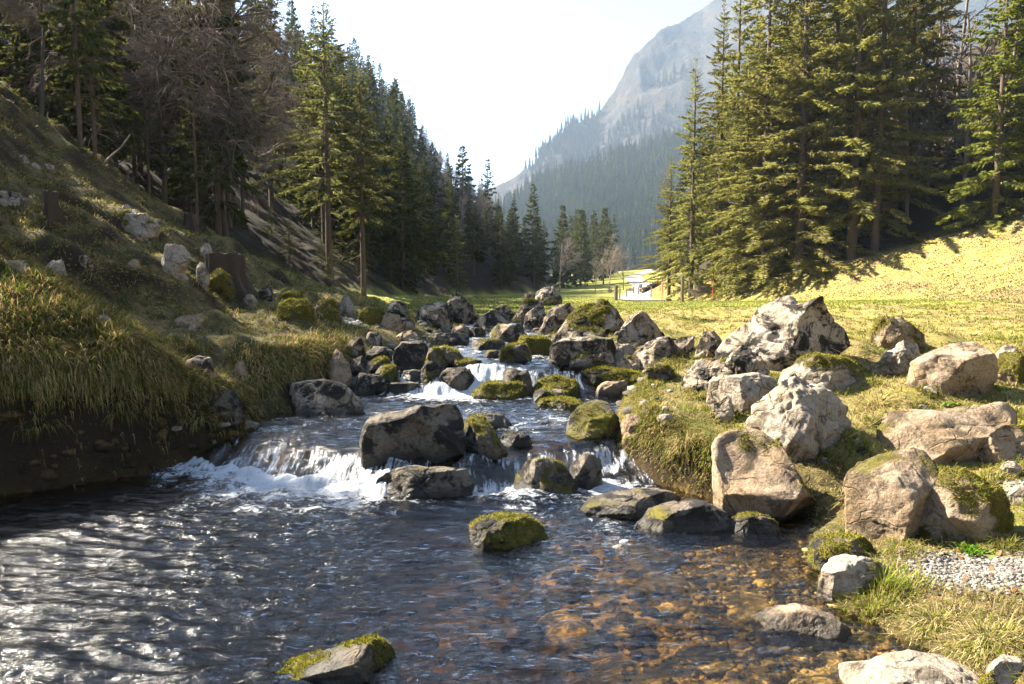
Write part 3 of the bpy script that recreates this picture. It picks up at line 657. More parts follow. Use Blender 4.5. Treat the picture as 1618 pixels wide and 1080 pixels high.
# --- stones in the lower stream
rock('dark square boulder with grey lichen standing at the lip of the lower cascade', 570, 738, 640, 752, 'dark', [(572, 725), (570, 690), (580, 662), (600, 655), (640, 650), (665, 642), (725, 640), (733, 655), (738, 715), (725, 752), (600, 748)], .62, 3, .5, .0, True, cat='boulder', name='boulder', base=742, seed=149, cuts=5, planes=[(-.1, .05, .98, .93), (.05, -1, -.12, .5)])
rock('mossy wet stone tucked against the right side of the dark square boulder', 732, 802, 655, 730, 'dark', [(735, 725), (735, 690), (748, 660), (765, 668), (785, 690), (802, 715), (780, 730)], .9, 4, 1, .5, True, base=722, seed=151)
rock('small green moss topped stone behind the dark square boulder', 730, 772, 655, 684, 'dark', None, .9, 3, .8, .65, True, seed=157)
rock('low flat wet rock in the middle pool right of the dark square boulder', 742, 810, 650, 676, 'dark', None, .7, 4, .8, .25, True, seed=163)
rock('thin dark rock awash above the right chute', 790, 845, 678, 704, 'dark', None, .7, 4, 1, .3, True, seed=165)
rock('dripping ledge of dark rock below the dark square boulder', 590, 752, 735, 795, 'dark', [(590, 790), (592, 745), (640, 737), (700, 740), (742, 742), (752, 765), (740, 790), (660, 795)], .45, 4, .8, .05, True, cat='ledge', name='rock_ledge', base=790, seed=167)
rock('rounded dark stone with grass on top dividing the lower cascade', 810, 916, 725, 792, 'dark', [(810, 780), (815, 750), (835, 730), (860, 725), (890, 735), (912, 765), (916, 785), (870, 792)], .8, 2, .7, .42, True, base=786, seed=173)
rock('dark wet stone in the curtain of the right chute', 900, 955, 712, 780, 'dark', None, .8, 3, .8, .1, True, base=772, seed=174)
rock('mossy stone alone in the pool below the lower cascade', 740, 870, 812, 872, 'dark', [(740, 830), (760, 818), (800, 815), (840, 820), (858, 835), (870, 860), (840, 872), (790, 864), (755, 848)], .7, 3, .9, .5, True, base=864, seed=179)
rock('long flat dark rock at the pool edge under the grassy bank', 910, 1090, 775, 828, 'dark', [(910, 815), (935, 795), (975, 780), (1010, 775), (1060, 782), (1090, 800), (1060, 822), (960, 828)], .7, 3, .7, .3, True, base=822, seed=181)
rock('flat dark rock with a bare grey back beside the tilted boulder', 992, 1152, 790, 855, 'dark', [(992, 838), (1020, 815), (1060, 800), (1110, 792), (1140, 805), (1152, 835), (1120, 852), (1030, 855)], .7, 3, .7, .2, True, base=848, seed=191)
rock('small wet stones edge between flat dark rock and tilted boulder', 1140, 1230, 808, 850, 'dark', None, .8, 3, 1, .35, True, seed=193)
rock('round mossy boulder with a bald top at the right side of the middle pool', 893, 980, 632, 702, 'dark', [(893, 685), (900, 660), (915, 643), (940, 633), (962, 638), (978, 660), (980, 690), (960, 702), (910, 700)], .85, 2, .6, .55, True, cat='boulder', name='boulder', base=695, seed=197, fuzz=.6)
rock('small tan stone in the grass right of the round mossy boulder', 982, 1022, 654, 690, 'brown', None, .8, 4, .6, .15, False, seed=199)
rock('small tan flat stone at the brink of the right chute', 984, 1024, 680, 704, 'brown', None, .8, 4, .6, .15, False, seed=201)
rock('broad grey rock at the left bank of the middle pool', 430, 578, 597, 662, 'lime', [(430, 650), (442, 615), (478, 602), (520, 597), (545, 608), (572, 630), (578, 652), (520, 660), (450, 662)], .7, 5, .7, .0, True, cat='boulder', name='boulder', base=657, seed=211)
rock('moss streaked stone at the bottom edge of the pool, cut off below', 400, 640, 1012, 1110, 'dark', [(400, 1085), (430, 1066), (480, 1052), (540, 1036), (590, 1022), (622, 1038), (640, 1080), (640, 1110), (400, 1110)], .6, 3, .7, .45, True, cat='boulder', name='boulder', dist=3.55, seed=223)

# --- upper cascade and boulder field
rock('wet glistening rock at the right side of the white fan of water', 784, 842, 580, 622, 'dark', None, .6, 1, .5, .05, True, base=624, seed=227, sink=.1)
rock('flat golden mossy rock at the foot of the white fan', 746, 846, 602, 634, 'dark', None, .8, 4, .9, .55, True, seed=229)
rock('yellow mossy rock right of the white fan', 842, 918, 592, 628, 'dark', None, .8, 3, .8, .8, True, seed=233)
rock('small dark stone with a moss rim below the yellow mossy rock', 842, 902, 612, 638, 'dark', None, .8, 3, .8, .5, True, seed=239)
rock('low grassy stone at the outflow right of the white fan', 848, 925, 627, 648, 'dark', None, .9, 2, .9, .7, True, seed=241)
rock('long moss covered ridge of rock spanning the right side channel', 910, 1050, 578, 616, 'dark', [(910, 608), (920, 588), (950, 579), (985, 582), (1010, 588), (1040, 586), (1050, 605), (1030, 616), (930, 616)], .6, 2, .8, .8, True, seed=251)
rock('flat wet brown rock below the long moss covered ridge', 942, 1004, 600, 630, 'brown', None, .8, 4, .9, .3, True, seed=257)
rock('long rounded boulder with dark lichen in front of the tallest pyramid', 867, 980, 530, 584, 'lime', [(867, 575), (870, 545), (890, 534), (940, 530), (968, 536), (980, 560), (975, 584), (880, 584)], .7, 4, .6, .3, True, cat='boulder', name='boulder', seed=263)
rock('pale tail of rock between the long rounded boulder and the square block', 950, 1004, 538, 574, 'limewhite', None, .8, 4, .7, .15, False, seed=265)
rock('mossy backed stone below the long rounded boulder', 898, 978, 552, 590, 'lime', None, .8, 4, .7, .45, True, seed=269)
rock('square shaded block with a sunlit flat top beside the triangular boulder', 995, 1068, 530, 578, 'lime', [(995, 572), (1005, 545), (1020, 535), (1055, 531), (1066, 545), (1068, 572), (1040, 578)], .8, 5, .6, .1, False, cat='boulder', name='boulder', seed=271)
rock('small layered brown stone below the square shaded block', 972, 1022, 560, 594, 'brown', None, .8, 4, .7, .4, True, seed=277)
rock('mossy stone at the foot of the square shaded block', 1018, 1066, 572, 604, 'dark', None, .8, 3, .8, .65, True, seed=281)
rock('tallest pyramid boulder carrying yellow moss cushions on its right side', 868, 992, 470, 548, 'lime', [(868, 542), (885, 520), (905, 498), (925, 476), (940, 471), (962, 478), (975, 490), (988, 515), (992, 540), (960, 548), (885, 548)], .7, 5, .7, .45, False, cat='boulder', name='boulder', seed=283)
rock('triangular grey boulder with a sharp tip', 966, 1050, 489, 548, 'lime', [(966, 540), (985, 515), (1000, 497), (1010, 489), (1022, 498), (1040, 520), (1050, 535), (1035, 548), (975, 548)], .7, 5, .7, .05, False, cat='boulder', name='boulder', seed=293)
rock('yellow moss cushion swelling against the triangular grey boulder', 934, 990, 496, 534, 'dark', None, .8, 1, .8, 1.2, False, seed=295, dist=16.0)
rock('striated grey boulder leaning left of the tallest pyramid', 852, 914, 480, 524, 'lime', [(852, 520), (862, 500), (880, 485), (897, 480), (910, 490), (914, 515), (900, 524)], .7, 5, 1, .05, False, jag=.5, seed=307)
rock('blocky grey boulder left of the striated one', 828, 866, 484, 520, 'lime', None, .8, 6, .9, .15, False, jag=.4, seed=311)
rock('weathered rock stack topped with turf behind the blocky grey boulder', 812, 862, 470, 502, 'lime', None, .8, 5, .9, .35, False, seed=313)
rock('slanted slab boulder pointing up to the right', 748, 815, 482, 524, 'lime', [(748, 515), (765, 498), (790, 485), (810, 482), (815, 495), (800, 515), (770, 524)], .6, 4, .8, .15, False, cat='boulder', name='boulder', jag=.3, seed=317)
rock('dark oblong rock under the slanted slab boulder', 772, 838, 510, 542, 'lime', None, .7, 4, .7, .2, True, seed=331)
rock('wide craggy grey outcrop left of the tall craggy boulder', 652, 718, 479, 518, 'lime', None, .7, 6, 1.1, .12, False, jag=.8, cat='outcrop', name='limestone_outcrop', seed=337)
rock('tall craggy boulder standing above the meadow edge', 709, 754, 462, 512, 'lime', [(709, 505), (710, 480), (714, 463), (735, 472), (750, 490), (754, 508), (735, 512)], .8, 5, 1.1, .05, False, cat='boulder', name='boulder', jag=.8, seed=347)
rock('big dark domed boulder with a pale cap left of the upper stream', 620, 682, 536, 588, 'dark', None, .9, 2, .6, .12, True, cat='boulder', name='boulder', seed=349)
rock('mossy lump merging with the big dark domed boulder', 672, 708, 548, 590, 'dark', None, .9, 3, .8, .55, True, seed=350)
rock('sunlit mossy rock in the middle of the upper stream', 672, 737, 546, 580, 'dark', [(672, 575), (680, 553), (700, 546), (722, 553), (737, 570), (725, 580)], .8, 3, .9, .5, True, seed=353)
rock('low sunlit moss ridge at the left brink of the white fan', 704, 766, 564, 584, 'dark', None, .7, 3, .8, .5, True, seed=355)
rock('dark mossy stone left of the white fan', 664, 708, 570, 602, 'dark', None, .8, 3, .8, .5, True, seed=359)
rock('wet dome with water veils just left of the white fan', 693, 752, 578, 614, 'dark', None, .8, 2, .7, .0, True, seed=367)
rock('moss crowned stone in the current above the white fan', 788, 842, 542, 572, 'dark', None, .8, 3, .8, .6, True, seed=373)
rock('low dark stone in the current upstream of the moss crowned stone', 742, 798, 533, 554, 'dark', None, .8, 3, .8, .35, True, seed=379)
rock('bright mossy flat with short grass on the right side of the upper stream', 803, 874, 526, 562, 'dark', None, .8, 3, .8, .85, True, seed=383)
rock('small pebble like stone amid the upper current', 764, 792, 552, 568, 'dark', None, .9, 2, .8, .3, True, seed=385)
rock('little dark stone where the upper stream comes into sight', 738, 768, 516, 534, 'dark', None, .9, 4, .8, .3, True, seed=387)
rock('brown mossy stone at the head of the upper stream', 714, 748, 512, 534, 'brown', None, .9, 4, .8, .4, True, seed=389)
rock('green moss block at the edge of the meadow on the left', 566, 610, 484, 516, 'dark', None, .9, 3, .7, 1.1, False, seed=397)
rock('brown knobbly stone right of the green moss block', 598, 634, 495, 520, 'brown', None, .8, 5, 1, .25, False, jag=.4, seed=401)
rock('small rounded stone below the wide craggy grey outcrop', 630, 656, 500, 518, 'lime', None, .8, 5, 1, .2, False, seed=409)
rock('grey ridge stone at the back of the boulder field, beside the green moss block', 612, 640, 474, 500, 'lime', None, .8, 5, 1, .2, False, jag=.6, seed=411)
rock('dark cracked rock in the shade left of the upper stream', 672, 712, 524, 552, 'dark', None, .8, 4, .8, .2, True, seed=419)
rock('flat black stone at the left edge of the upper stream', 700, 742, 522, 546, 'dark', None, .8, 4, .8, .1, True, seed=421)
rock('brown wedge stone in front of the dark cracked rock', 622, 662, 522, 546, 'brown', None, .8, 4, .8, .1, True, seed=431)
rock('small grey stone on the turf left of the brown wedge stone', 576, 604, 523, 546, 'lime', None, .8, 4, .8, .1, False, seed=433)
rock('pointed brown grey rock on the left bank with a mossy side', 505, 560, 552, 622, 'brown', [(505, 615), (512, 580), (528, 558), (540, 552), (552, 578), (560, 612), (540, 622)], .8, 5, .8, .35, True, seed=439)
rock('dark broken stone right of the pointed brown grey rock', 550, 588, 562, 606, 'dark', None, .8, 5, .9, .1, True, seed=443)
rock('black flat stone above the left side trickle', 574, 622, 546, 572, 'dark', None, .8, 3, .8, .05, True, seed=449)
rock('dark stone furred with green moss by the left side trickle', 578, 620, 562, 590, 'dark', None, .8, 3, .8, .6, True, seed=457)
rock('mossy wedge stone beside the left side trickle', 590, 630, 576, 606, 'dark', None, .8, 3, .8, .5, True, seed=461)
rock('long dark rock above the middle pool with a grass tuft', 548, 612, 588, 626, 'dark', None, .8, 3, .8, .3, True, seed=463)
rock('wet brown rock under the bank behind the broad grey rock', 540, 580, 594, 618, 'dark', None, .8, 4, .8, .1, True, seed=467)
rock('small wet rock in the left side trickle', 632, 676, 582, 604, 'dark', None, .8, 3, .8, .1, True, seed=479)
rock('black rib of rock under the left side trickle', 600, 668, 602, 624, 'dark', None, .6, 3, .8, .2, True, seed=487)
rock('dark round stone on the left bank edge under overhanging grass', 550, 580, 528, 562, 'lime', None, .8, 4, .9, .1, False, seed=491)

# --- left slope
rock('bright white limestone boulder with black cracks on the left slope', 254, 298, 384, 440, 'limewhite', [(254, 412), (260, 392), (272, 384), (288, 390), (297, 400), (294, 415), (282, 436), (268, 440), (260, 428)], .8, 5, .8, .0, False, cat='boulder', name='boulder', jag=.5, seed=499)
rock('small white fang of limestone right of the bright white boulder', 316, 334, 382, 412, 'limewhite', None, .9, 4, .9, .1, False, jag=.4, seed=503)
rock('narrow pale sliver of rock before the cut tree stump', 311, 330, 412, 456, 'limewhite', [(311, 430), (313, 414), (320, 418), (329, 435), (330, 450), (322, 456)], .9, 3, .8, .2, False, seed=509)
rock('mossy hump leaning at the left of the cut tree stump', 326, 368, 424, 470, 'dark', None, .9, 2, .8, .8, False, seed=521)
rock('pale wedge stone right of the cut tree stump', 402, 434, 450, 476, 'lime', [(402, 474), (412, 460), (425, 451), (434, 468), (430, 476)], .8, 4, .7, .1, False, seed=523)
rock('small pale split stone just below the pale wedge stone', 378, 408, 464, 488, 'limewhite', None, .8, 6, .9, .15, False, jag=.4, seed=541)
rock('moss domed stone on the left bank with one bare grey side', 440, 496, 470, 506, 'dark', None, .9, 2, .8, .85, False, seed=547)
rock('tiny mossy hummock stone behind the moss domed stone', 444, 480, 460, 480, 'dark', None, .9, 2, .8, .9, False, seed=551)
rock('white peaked rock by the forest edge left of the meadow', 534, 562, 465, 502, 'limewhite', [(534, 480), (542, 468), (552, 466), (558, 480), (562, 498), (548, 502), (538, 494)], .9, 5, .9, .15, False, jag=.4, seed=557)
rock('orange mossy rock between moss domed stone and white peaked rock', 498, 536, 472, 498, 'brown', None, .9, 4, .9, .55, False, jag=.4, seed=563)
rock('golden mossy stone below the orange mossy rock', 505, 540, 488, 508, 'brown', None, .9, 3, .9, .8, False, seed=569)
rock('pair forming left half of two pale rocks on the upper left slope', 72, 106, 409, 432, 'limewhite', None, .9, 4, .7, .1, False, seed=571)
rock('round brownish rock right of a pale one on the upper left slope', 108, 147, 402, 426, 'lime', None, .9, 4, .7, .3, False, seed=577)
rock('flat bluish white rock at the left edge of the slope', -20, 44, 409, 430, 'limewhite', None, .9, 4, .7, .05, False, seed=587)
rock('rugged grey rock high at the left edge near the small stump', -15, 47, 299, 334, 'lime', None, .9, 5, 1, .1, False, jag=.6, seed=593)
rock('dark outcrop with white crests below the forest edge on the left slope', 183, 245, 330, 378, 'limewhite', [(183, 365), (190, 345), (205, 334), (220, 340), (236, 332), (245, 350), (240, 375), (200, 378)], .8, 5, 1.1, .45, False, jag=.9, cat='outcrop', name='limestone_outcrop', seed=599)
rock('light smooth stone embedded in the left bank above the stream', 296, 348, 561, 606, 'lime', [(296, 580), (300, 568), (315, 561), (330, 565), (342, 585), (348, 604), (325, 606), (303, 595)], .8, 3, .5, .0, False, seed=601)
rock('low brown stone lying flat on the left terrace', 272, 318, 496, 516, 'brown', None, .9, 4, .7, .2, False, seed=607)
rock('thin white stone showing through grass on the left terrace', 145, 172, 497, 508, 'limewhite', None, .9, 4, .7, .0, False, seed=613)
rock('little white stone on the bank lip left of the light smooth stone', 276, 304, 595, 616, 'limewhite', None, .9, 4, .8, .1, False, seed=617)
rock('grey stone at the very edge of the left cut bank', 320, 382, 612, 668, 'dark', None, .8, 3, .8, .25, False, seed=619)
rock('brown earthy stone half covered by turf left of broad grey rock', 362, 392, 570, 612, 'brown', None, .8, 3, .8, .5, False, seed=621)
rock('small tilted brown stone in a hollow of the left slope', 198, 222, 408, 424, 'brown', None, .9, 4, .8, .2, False, seed=631)
for lab, x0, x1, yt, yb in [('tiny white stone on the turf near the top of left slope', 28, 44, 244, 256), ('tiny pale stone under the rugged forest edge on left slope', 46, 62, 256, 266), ('tiny flat pale stone right of two others on left slope', 68, 86, 258, 268),
                            ('tiny white stone below the dark outcrop on left slope', 192, 206, 322, 334), ('tiny round stone on the left terrace beside the flat brown stone', 298, 310, 512, 522)]:
    rock(lab, x0, x1, yt, yb, 'limewhite', None, .9, 4, .8, .05, False)

# --- many small half sunk stones that nothing tells apart
_n = 0
while _n < 26:
    py = rng.uniform(600, 900); px = rng.uniform(1010, 1600); q = hit(px, py)
    if q[0] < XR(q[1])+.25 or any(((q[0]-a)/(c_+.1))**2+((q[1]-b_)/(d_+.1))**2 < 1 for a, b_, c_, d_ in ROCKS): continue
    w_ = rng.uniform(14, 30)
    rock('small pale stone half sunk in the sunny right bank turf', px-w_/2, px+w_/2, py-w_*rng.uniform(.4, .7), py, ['lime', 'limewhite', 'brown'][_n % 3], None, .9, 5, .9, .25, False, seed=900+_n, group='small stones half sunk in the right bank turf', mosspart=False); _n += 1
# --- meadow
bo = rock('grey boulder crowned with grass and saplings in the far meadow', 838, 888, 452, 476, 'lime', [(838, 474), (846, 462), (860, 455), (872, 452), (884, 464), (888, 474)], .8, 4, .9, .3, False, cat='boulder', name='boulder', dist=38, seed=641, mosspart=False)
rock('small grey stone left of the grass crowned meadow boulder', 828, 845, 460, 475, 'lime', None, .9, 4, .9, .2, False, dist=38.5, seed=643)
rock('low stone on the road verge between two red poles', 1048, 1062, 471, 477, 'lime', None, .9, 4, .9, .1, False, dist=52, seed=647)
# ------------------------------------------------------------------ grass
RK = np.array(ROCKS)
def free_of_rocks(x, y, shrink=.82):
    ok = np.ones(len(x), bool)
    for cx, cy, a, b_ in RK:
        ok &= ((x-cx)/(a*shrink))**2 + ((y-cy)/(b_*shrink))**2 > 1
    return ok
def scatter(n, y0, y1, power=1.0, wide=.86):
    u = rng.random(n)
    if power == 1: y = y0*(y1/y0)**u
    else: y = (y0**(1-power) + u*(y1**(1-power)-y0**(1-power)))**(1/(1-power))
    return (rng.random(n)*2-1)*(wide*y+1.2), y
def grad(x, y, e=.12):
    zx = (land(x+e, y)[0]-land(x-e, y)[0])/(2*e); zy = (land(x, y+e)[0]-land(x, y-e)[0])/(2*e); return zx, zy
def tufts(name, label, x, y, nb, Lr, spread, palette, wts, droop, cat='grass', wmul=1.0, bend=(.4, 1.5), tilt=.35):
    z, inf = land(x, y); zx, zy = grad(x, y); sl = np.sqrt(zx**2+zy**2)
    n = len(x); i = np.repeat(np.arange(n), nb); N = len(i)
    px = x[i] + rng.normal(0, spread, N); py = y[i] + rng.normal(0, spread, N)
    P = np.stack([px, py, land(px, py)[0]-.012], 1)
    big = rng.uniform(.6, 1.4, n)[i]
    down = np.arctan2(-zy, -zx)[i]; az0 = rng.uniform(-math.pi, math.pi, N); k = np.clip(sl[i]*droop, 0, .95)
    az = np.arctan2(np.sin(az0)*(1-k) + np.sin(down)*k, np.cos(az0)*(1-k) + np.cos(down)*k)
    L = rng.uniform(*Lr, N)*big; Wd = np.maximum(.006, y[i]*.00115)*rng.uniform(.7, 1.3, N)*wmul
    shade = vnoise(P2(px, py, 1.6, 4))*.5+.5
    col = pick(palette, wts, N)*(0.75+.5*shade)[:, None]
    V, T, C = blades(P, L, Wd, az, np.abs(rng.normal(0, tilt, N)) + k*.5, rng.uniform(*bend, N) + k*.7, col)
    o = link(name, mesh_np(name, V, T, M['blade'], False, None, {'col': C}))
    return tag(o, label, cat, kind='stuff')
G1, G2, G3, ST1, ST2, BR = (.055, .085, .012), (.10, .14, .018), (.17, .19, .025), (.34, .26, .11), (.24, .17, .065), (.10, .06, .025)
# left bank: long hanging sedge
x, y = scatter(80000, 5.5, 30, 1.0)
z, inf = land(x, y)
XX_ = inf['X']
dens = np.where(y < 11, 1.0, .8)*(vnoise(P2(x, y, 1.1, 9))*.5+.62)
okl = (x < inf['X'][6]-.05) & (~inf['ins']) & (x > XX_[2]-.6) & (rng.random(len(x)) < dens)
okl &= free_of_rocks(x, y)
near = okl & (x > -8.2) & (y < 10.5)
zx, zy = grad(x[near], y[near]); lip = np.sqrt(zx**2+zy**2)
xs_, ys_ = x[near], y[near]; sel = (lip < 2.8) | ((lip < 4.5) & (rng.random(len(lip)) < .3))
tufts('grass', 'long drooping olive and straw grass on the left bank mound', xs_[sel], ys_[sel], 11, (.10, .27), .05, [G1, (.13, .16, .025), ST1, ST2, BR], [2.4, 3.4, 3.4, 3.4, 1.4], .7)
lw = okl & ~near
tufts('grass', 'tussocky olive grass on the shaded left slope', x[lw], y[lw], 7, (.05, .15), .06, [G1, (.14, .16, .025), ST1, (.30, .22, .085), BR], [2.4, 3.6, 2.6, 3, 1.8], .7, wmul=1.05)
# right bank: short sunny turf with straw
x, y = scatter(60000, 3.6, 24, 1.0)
z, inf = land(x, y)
pat = vnoise(P2(x, y, .9, 2))*.5+.5
gr = np.zeros(len(x), bool)
for a, b_, ra, rb in GRAV: gr |= ((x-a)/ra)**2+((y-b_)/rb)**2 < .75
okr = (x > inf['X'][7]+.06) & (~inf['ins']) & (x < inf['X'][11]) & free_of_rocks(x, y) & ~gr & (rng.random(len(x)) < .35+.75*pat)
st = okr & (vnoise(P2(x, y, 1.7, 6)) > .05); gn = okr & ~st
tufts('grass', 'short fresh green grass on the sunny right bank', x[gn], y[gn], 8, (.035, .10), .035, [G2, G3, (.2, .21, .04), ST1, BR], [3, 5, 4, 2, .8], .5)
tufts('grass', 'dry straw coloured grass on the sunny right bank', x[st], y[st], 8, (.04, .12), .045, [G3, ST1, (.44, .36, .18), ST2, BR], [2.2, 4, 3, 3, 1.4], .6, bend=(.5, 1.9), tilt=.6)
# shaggy straw fringe over the lip of the left cut bank
y = rng.uniform(4.5, 12.5, 5200); inf = land(y*0-6, y)[1]
x = inf['X'][5] + rng.uniform(-.55, .5, len(y))*(inf['X'][6]-inf['X'][5])*.8
tufts('grass', 'shaggy straw and olive fringe hanging over the left cut bank', x, y, 14, (.14, .34), .035, [G1, G2, ST1, ST2, (.40, .32, .15)], [2, 2, 3.6, 3, 2.6], .4, bend=(.6, 2.2), tilt=.75)
y = rng.uniform(6.9, 12.5, 1500); inf = land(y*0+6, y)[1]
x = inf['X'][7] + rng.uniform(.4, 1.5, len(y))*(inf['X'][8]-inf['X'][7])
tufts('grass', 'green and straw fringe along the right cut bank', x, y, 11, (.05, .13), .045, [G2, G3, ST1, ST2, (.13, .12, .02)], [2.4, 3, 3, 2.4, 2], .6, bend=(.6, 2.0), tilt=.5)
# grass growing up around the feet of the right bank rocks
xs2, ys2 = [], []
for a, b_, c_, d_ in ROCKS:
    if a < XR(b_) + .1 or b_ > 26: continue
    k = int(26 + 60*c_); th = rng.uniform(-math.pi, math.pi, k); rr = rng.uniform(.86, 1.12, k)
    xs2.append(a+np.cos(th)*c_*rr); ys2.append(b_+np.sin(th)*d_*rr)
xs2, ys2 = np.concatenate(xs2), np.concatenate(ys2); inf = land(xs2, ys2)[1]; ok = (~inf['ins']) & (inf['dxs'] > .05)
tufts('grass', 'grass and straw growing round the feet of the right bank rocks', xs2[ok], ys2[ok], 12, (.05, .15), .04, [G2, G3, (.22, .24, .04), ST1, ST2, BR], [2, 4, 2, 3, 2.2, 1], .4, tilt=.5, bend=(.4, 1.8))
# the meadow and the dry right slope
x, y = scatter(70000, 22, 75, 1.0)
z, inf = land(x, y)
okm = (x > inf['X'][3]) & (x < inf['X'][11]+.8) & free_of_rocks(x, y)
sl = okm & (x > inf['X'][10]+.3 + fbm(P2(x, y, .3), 2, 3)*2); fl = okm & ~sl
tufts('grass', 'mown yellow green grass of the flat meadow', x[fl], y[fl], 3, (.03, .07), .2, [G2, (.16, .20, .03), (.23, .23, .05), ST2], [3, 5, 3.4, 2], .3, wmul=1.3)
tufts('grass', 'bleached dry grass on the right meadow slope', x[sl], y[sl], 4, (.05, .13), .2, [(.24, .18, .095), (.27, .20, .11), (.34, .27, .17), (.15, .14, .04), BR], [3, 4, 2.4, 2, 1.8], .6, wmul=1.25)
# overhanging tufts along the right cut bank, clump by clump (each one can be counted)
def tuft_thing(label, px, py, n, Lr, pal, w, spread=.06, rad=None, tilt=.5, bend=(.5, 1.9), depth=None, cat='grass tuft', name='grass_tuft', wid=1.0):
    q = hit(px, py) if depth is None else at_depth(px, py, depth)
    a = rng.uniform(-math.pi, math.pi, n); r_ = np.minimum(np.abs(rng.normal(0, spread, n)), spread*1.7)
    P = np.stack([np.cos(a)*r_, np.sin(a)*r_*.8, np.zeros(n)], 1)
    P[:, 2] = land(q[0]+P[:, 0], q[1]+P[:, 1])[0] - land1(q[0], q[1])
    P[:, 2] = np.clip(P[:, 2], -.12, .12) - .01
    V, T, C = blades(P, rng.uniform(*Lr, n), np.maximum(.005, q[1]*.0011)*rng.uniform(.7, 1.4, n)*wid, a + rng.normal(0, .5, n), np.abs(rng.normal(tilt, .25, n)), rng.uniform(*bend, n), pick(pal, w, n))
    z = land1(q[0], q[1]) if depth is None else q[2]
    o = link(name, mesh_np(name, V, T, M['blade'], False, None, {'col': C}), None, (q[0], q[1], z))
    tag(o, label, cat, 'separate grass tufts along the water'); return o
SUN = [G3, (.24, .25, .04), ST1, (.46, .38, .2), BR]
tuft_thing('straw tuft hanging over the dark undercut beside the right chute', 1082, 700, 260, (.12, .30), [G2, ST1, ST2, (.4, .33, .15)], [2, 4, 3, 3], .08, bend=(1.2, 2.4))
tuft_thing('brown grass tuft on top of the bank above the right chute', 1045, 672, 240, (.08, .2), [G2, ST1, ST2, BR], [2, 3, 3, 2], .08, bend=(.8, 2.1))
tuft_thing('bright green grass tuft at the shore beside the pale flat stone', 1395, 925, 620, (.07, .17), [G2, G3, (.24, .27, .04), ST1], [3, 5, 4, 1.5], .17, tilt=.3, bend=(.2, 1.2))
tuft_thing('green grass tuft reaching into the shallow water at the right shore', 1372, 965, 420, (.07, .15), [G3, (.24, .26, .04), ST1], [4, 3, 3], .15, tilt=.35, bend=(.3, 1.4))
tuft_thing('big bleached straw tuft at the bottom right shore', 1560, 1012, 420, (.10, .21), [ST1, (.45, .37, .19), G2, G3], [3, 3, 2, 3], .12, tilt=.55, bend=(.8, 2.1))
tuft_thing('bleached straw tuft left of the big one at the bottom right', 1478, 985, 320, (.08, .18), [ST1, (.45, .37, .19), G2, G3], [3, 3, 2, 3], .12, tilt=.6, bend=(.8, 2.1))
tuft_thing('pale grass tuft hanging in the gap behind the tilted boulder', 1345, 800, 120, (.12, .26), [G2, ST1, ST2], [2, 3, 2], .05, bend=(1, 2.2))
tuft_thing('green tuft in the dark gap left of the angular brown block', 1338, 845, 140, (.06, .14), [G2, G3, ST1], [3, 3, 2], .05)
tuft_thing('dry grass clump above the jagged white outcrop', 1385, 640, 300, (.08, .2), [G3, ST1, ST2, (.45, .37, .2)], [2, 4, 3, 2], .15)
tuft_thing('sunlit straw clump beside the pitted grey rock', 1105, 628, 220, (.08, .18), [G3, ST1, ST2, G2], [2, 4, 3, 2], .09)
tuft_thing('yellow grass clump at the right edge under the grey brown block', 1590, 650, 220, (.08, .2), SUN, [3, 3, 3, 2, 1], .14)
tuft_thing('vivid green grass cushion among stones on the left shore', 600, 562, 420, (.06, .14), [(.14, .22, .02), G3, G2], [4, 3, 2], .16, tilt=.35)
tuft_thing('vivid green tuft at the water under the long dark rock on the left', 562, 622, 300, (.05, .12), [(.10, .2, .015), G2], [4, 3], .1, tilt=.4)
tuft_thing('shining green grass strip beside the head of the upper stream', 735, 505, 420, (.06, .14), [(.2, .28, .03), G3, G2], [4, 3, 2], .3, tilt=.35)
for i, (px, py) in enumerate([(190, 640), (60, 660), (250, 610), (130, 600), (310, 650), (30, 600)]):
    lab = ['straw tuft hanging down the middle of the left cut bank', 'straw tuft low at the left frame edge of the cut bank', 'straw tuft at the right shoulder of the left bank mound',
           'olive tuft high on the face of the left bank mound', 'small straw tuft hanging beside the grey stone on the left bank', 'olive tuft near the left frame edge on the bank mound'][i]
    tuft_thing(lab, px, py, 200, (.18, .36), [G1, G2, ST1, ST2], [2, 2, 3, 3], .1, tilt=.9, bend=(1.0, 2.0))
# broad leaved plant on the gravelly shore
def leafy(label, px, py, n, L, col, name='leafy_plant', cat='plant'):
    q = hit(px, py); a = rng.uniform(-math.pi, math.pi, n)
    P = np.stack([rng.normal(0, .05, n), rng.normal(0, .05, n), np.full(n, -.005)], 1)
    V, T, C = blades(P, rng.uniform(L*.6, L*1.2, n), rng.uniform(.018, .03, n), a, rng.uniform(.3, .9, n), rng.uniform(.2, .8, n), pick([col, tuple(c*1.5 for c in col)], [2, 1], n))
    o = link(name, mesh_np(name, V, T, M['blade'], False, None, {'col': C}), None, (q[0], q[1], land1(q[0], q[1])))
    tag(o, label, cat)
leafy('fresh green leafy plant on the gravelly shore at the lower right', 1535, 872, 60, .09, (.09, .19, .02))
leafy('fresh green leafy herb in the shade right of the golden mossy boulder', 1437, 532, 40, .13, (.12, .2, .03), cat='plant')
leafy('low green herb on the turf in front of the long brown slab', 1500, 640, 46, .07, (.10, .17, .02))

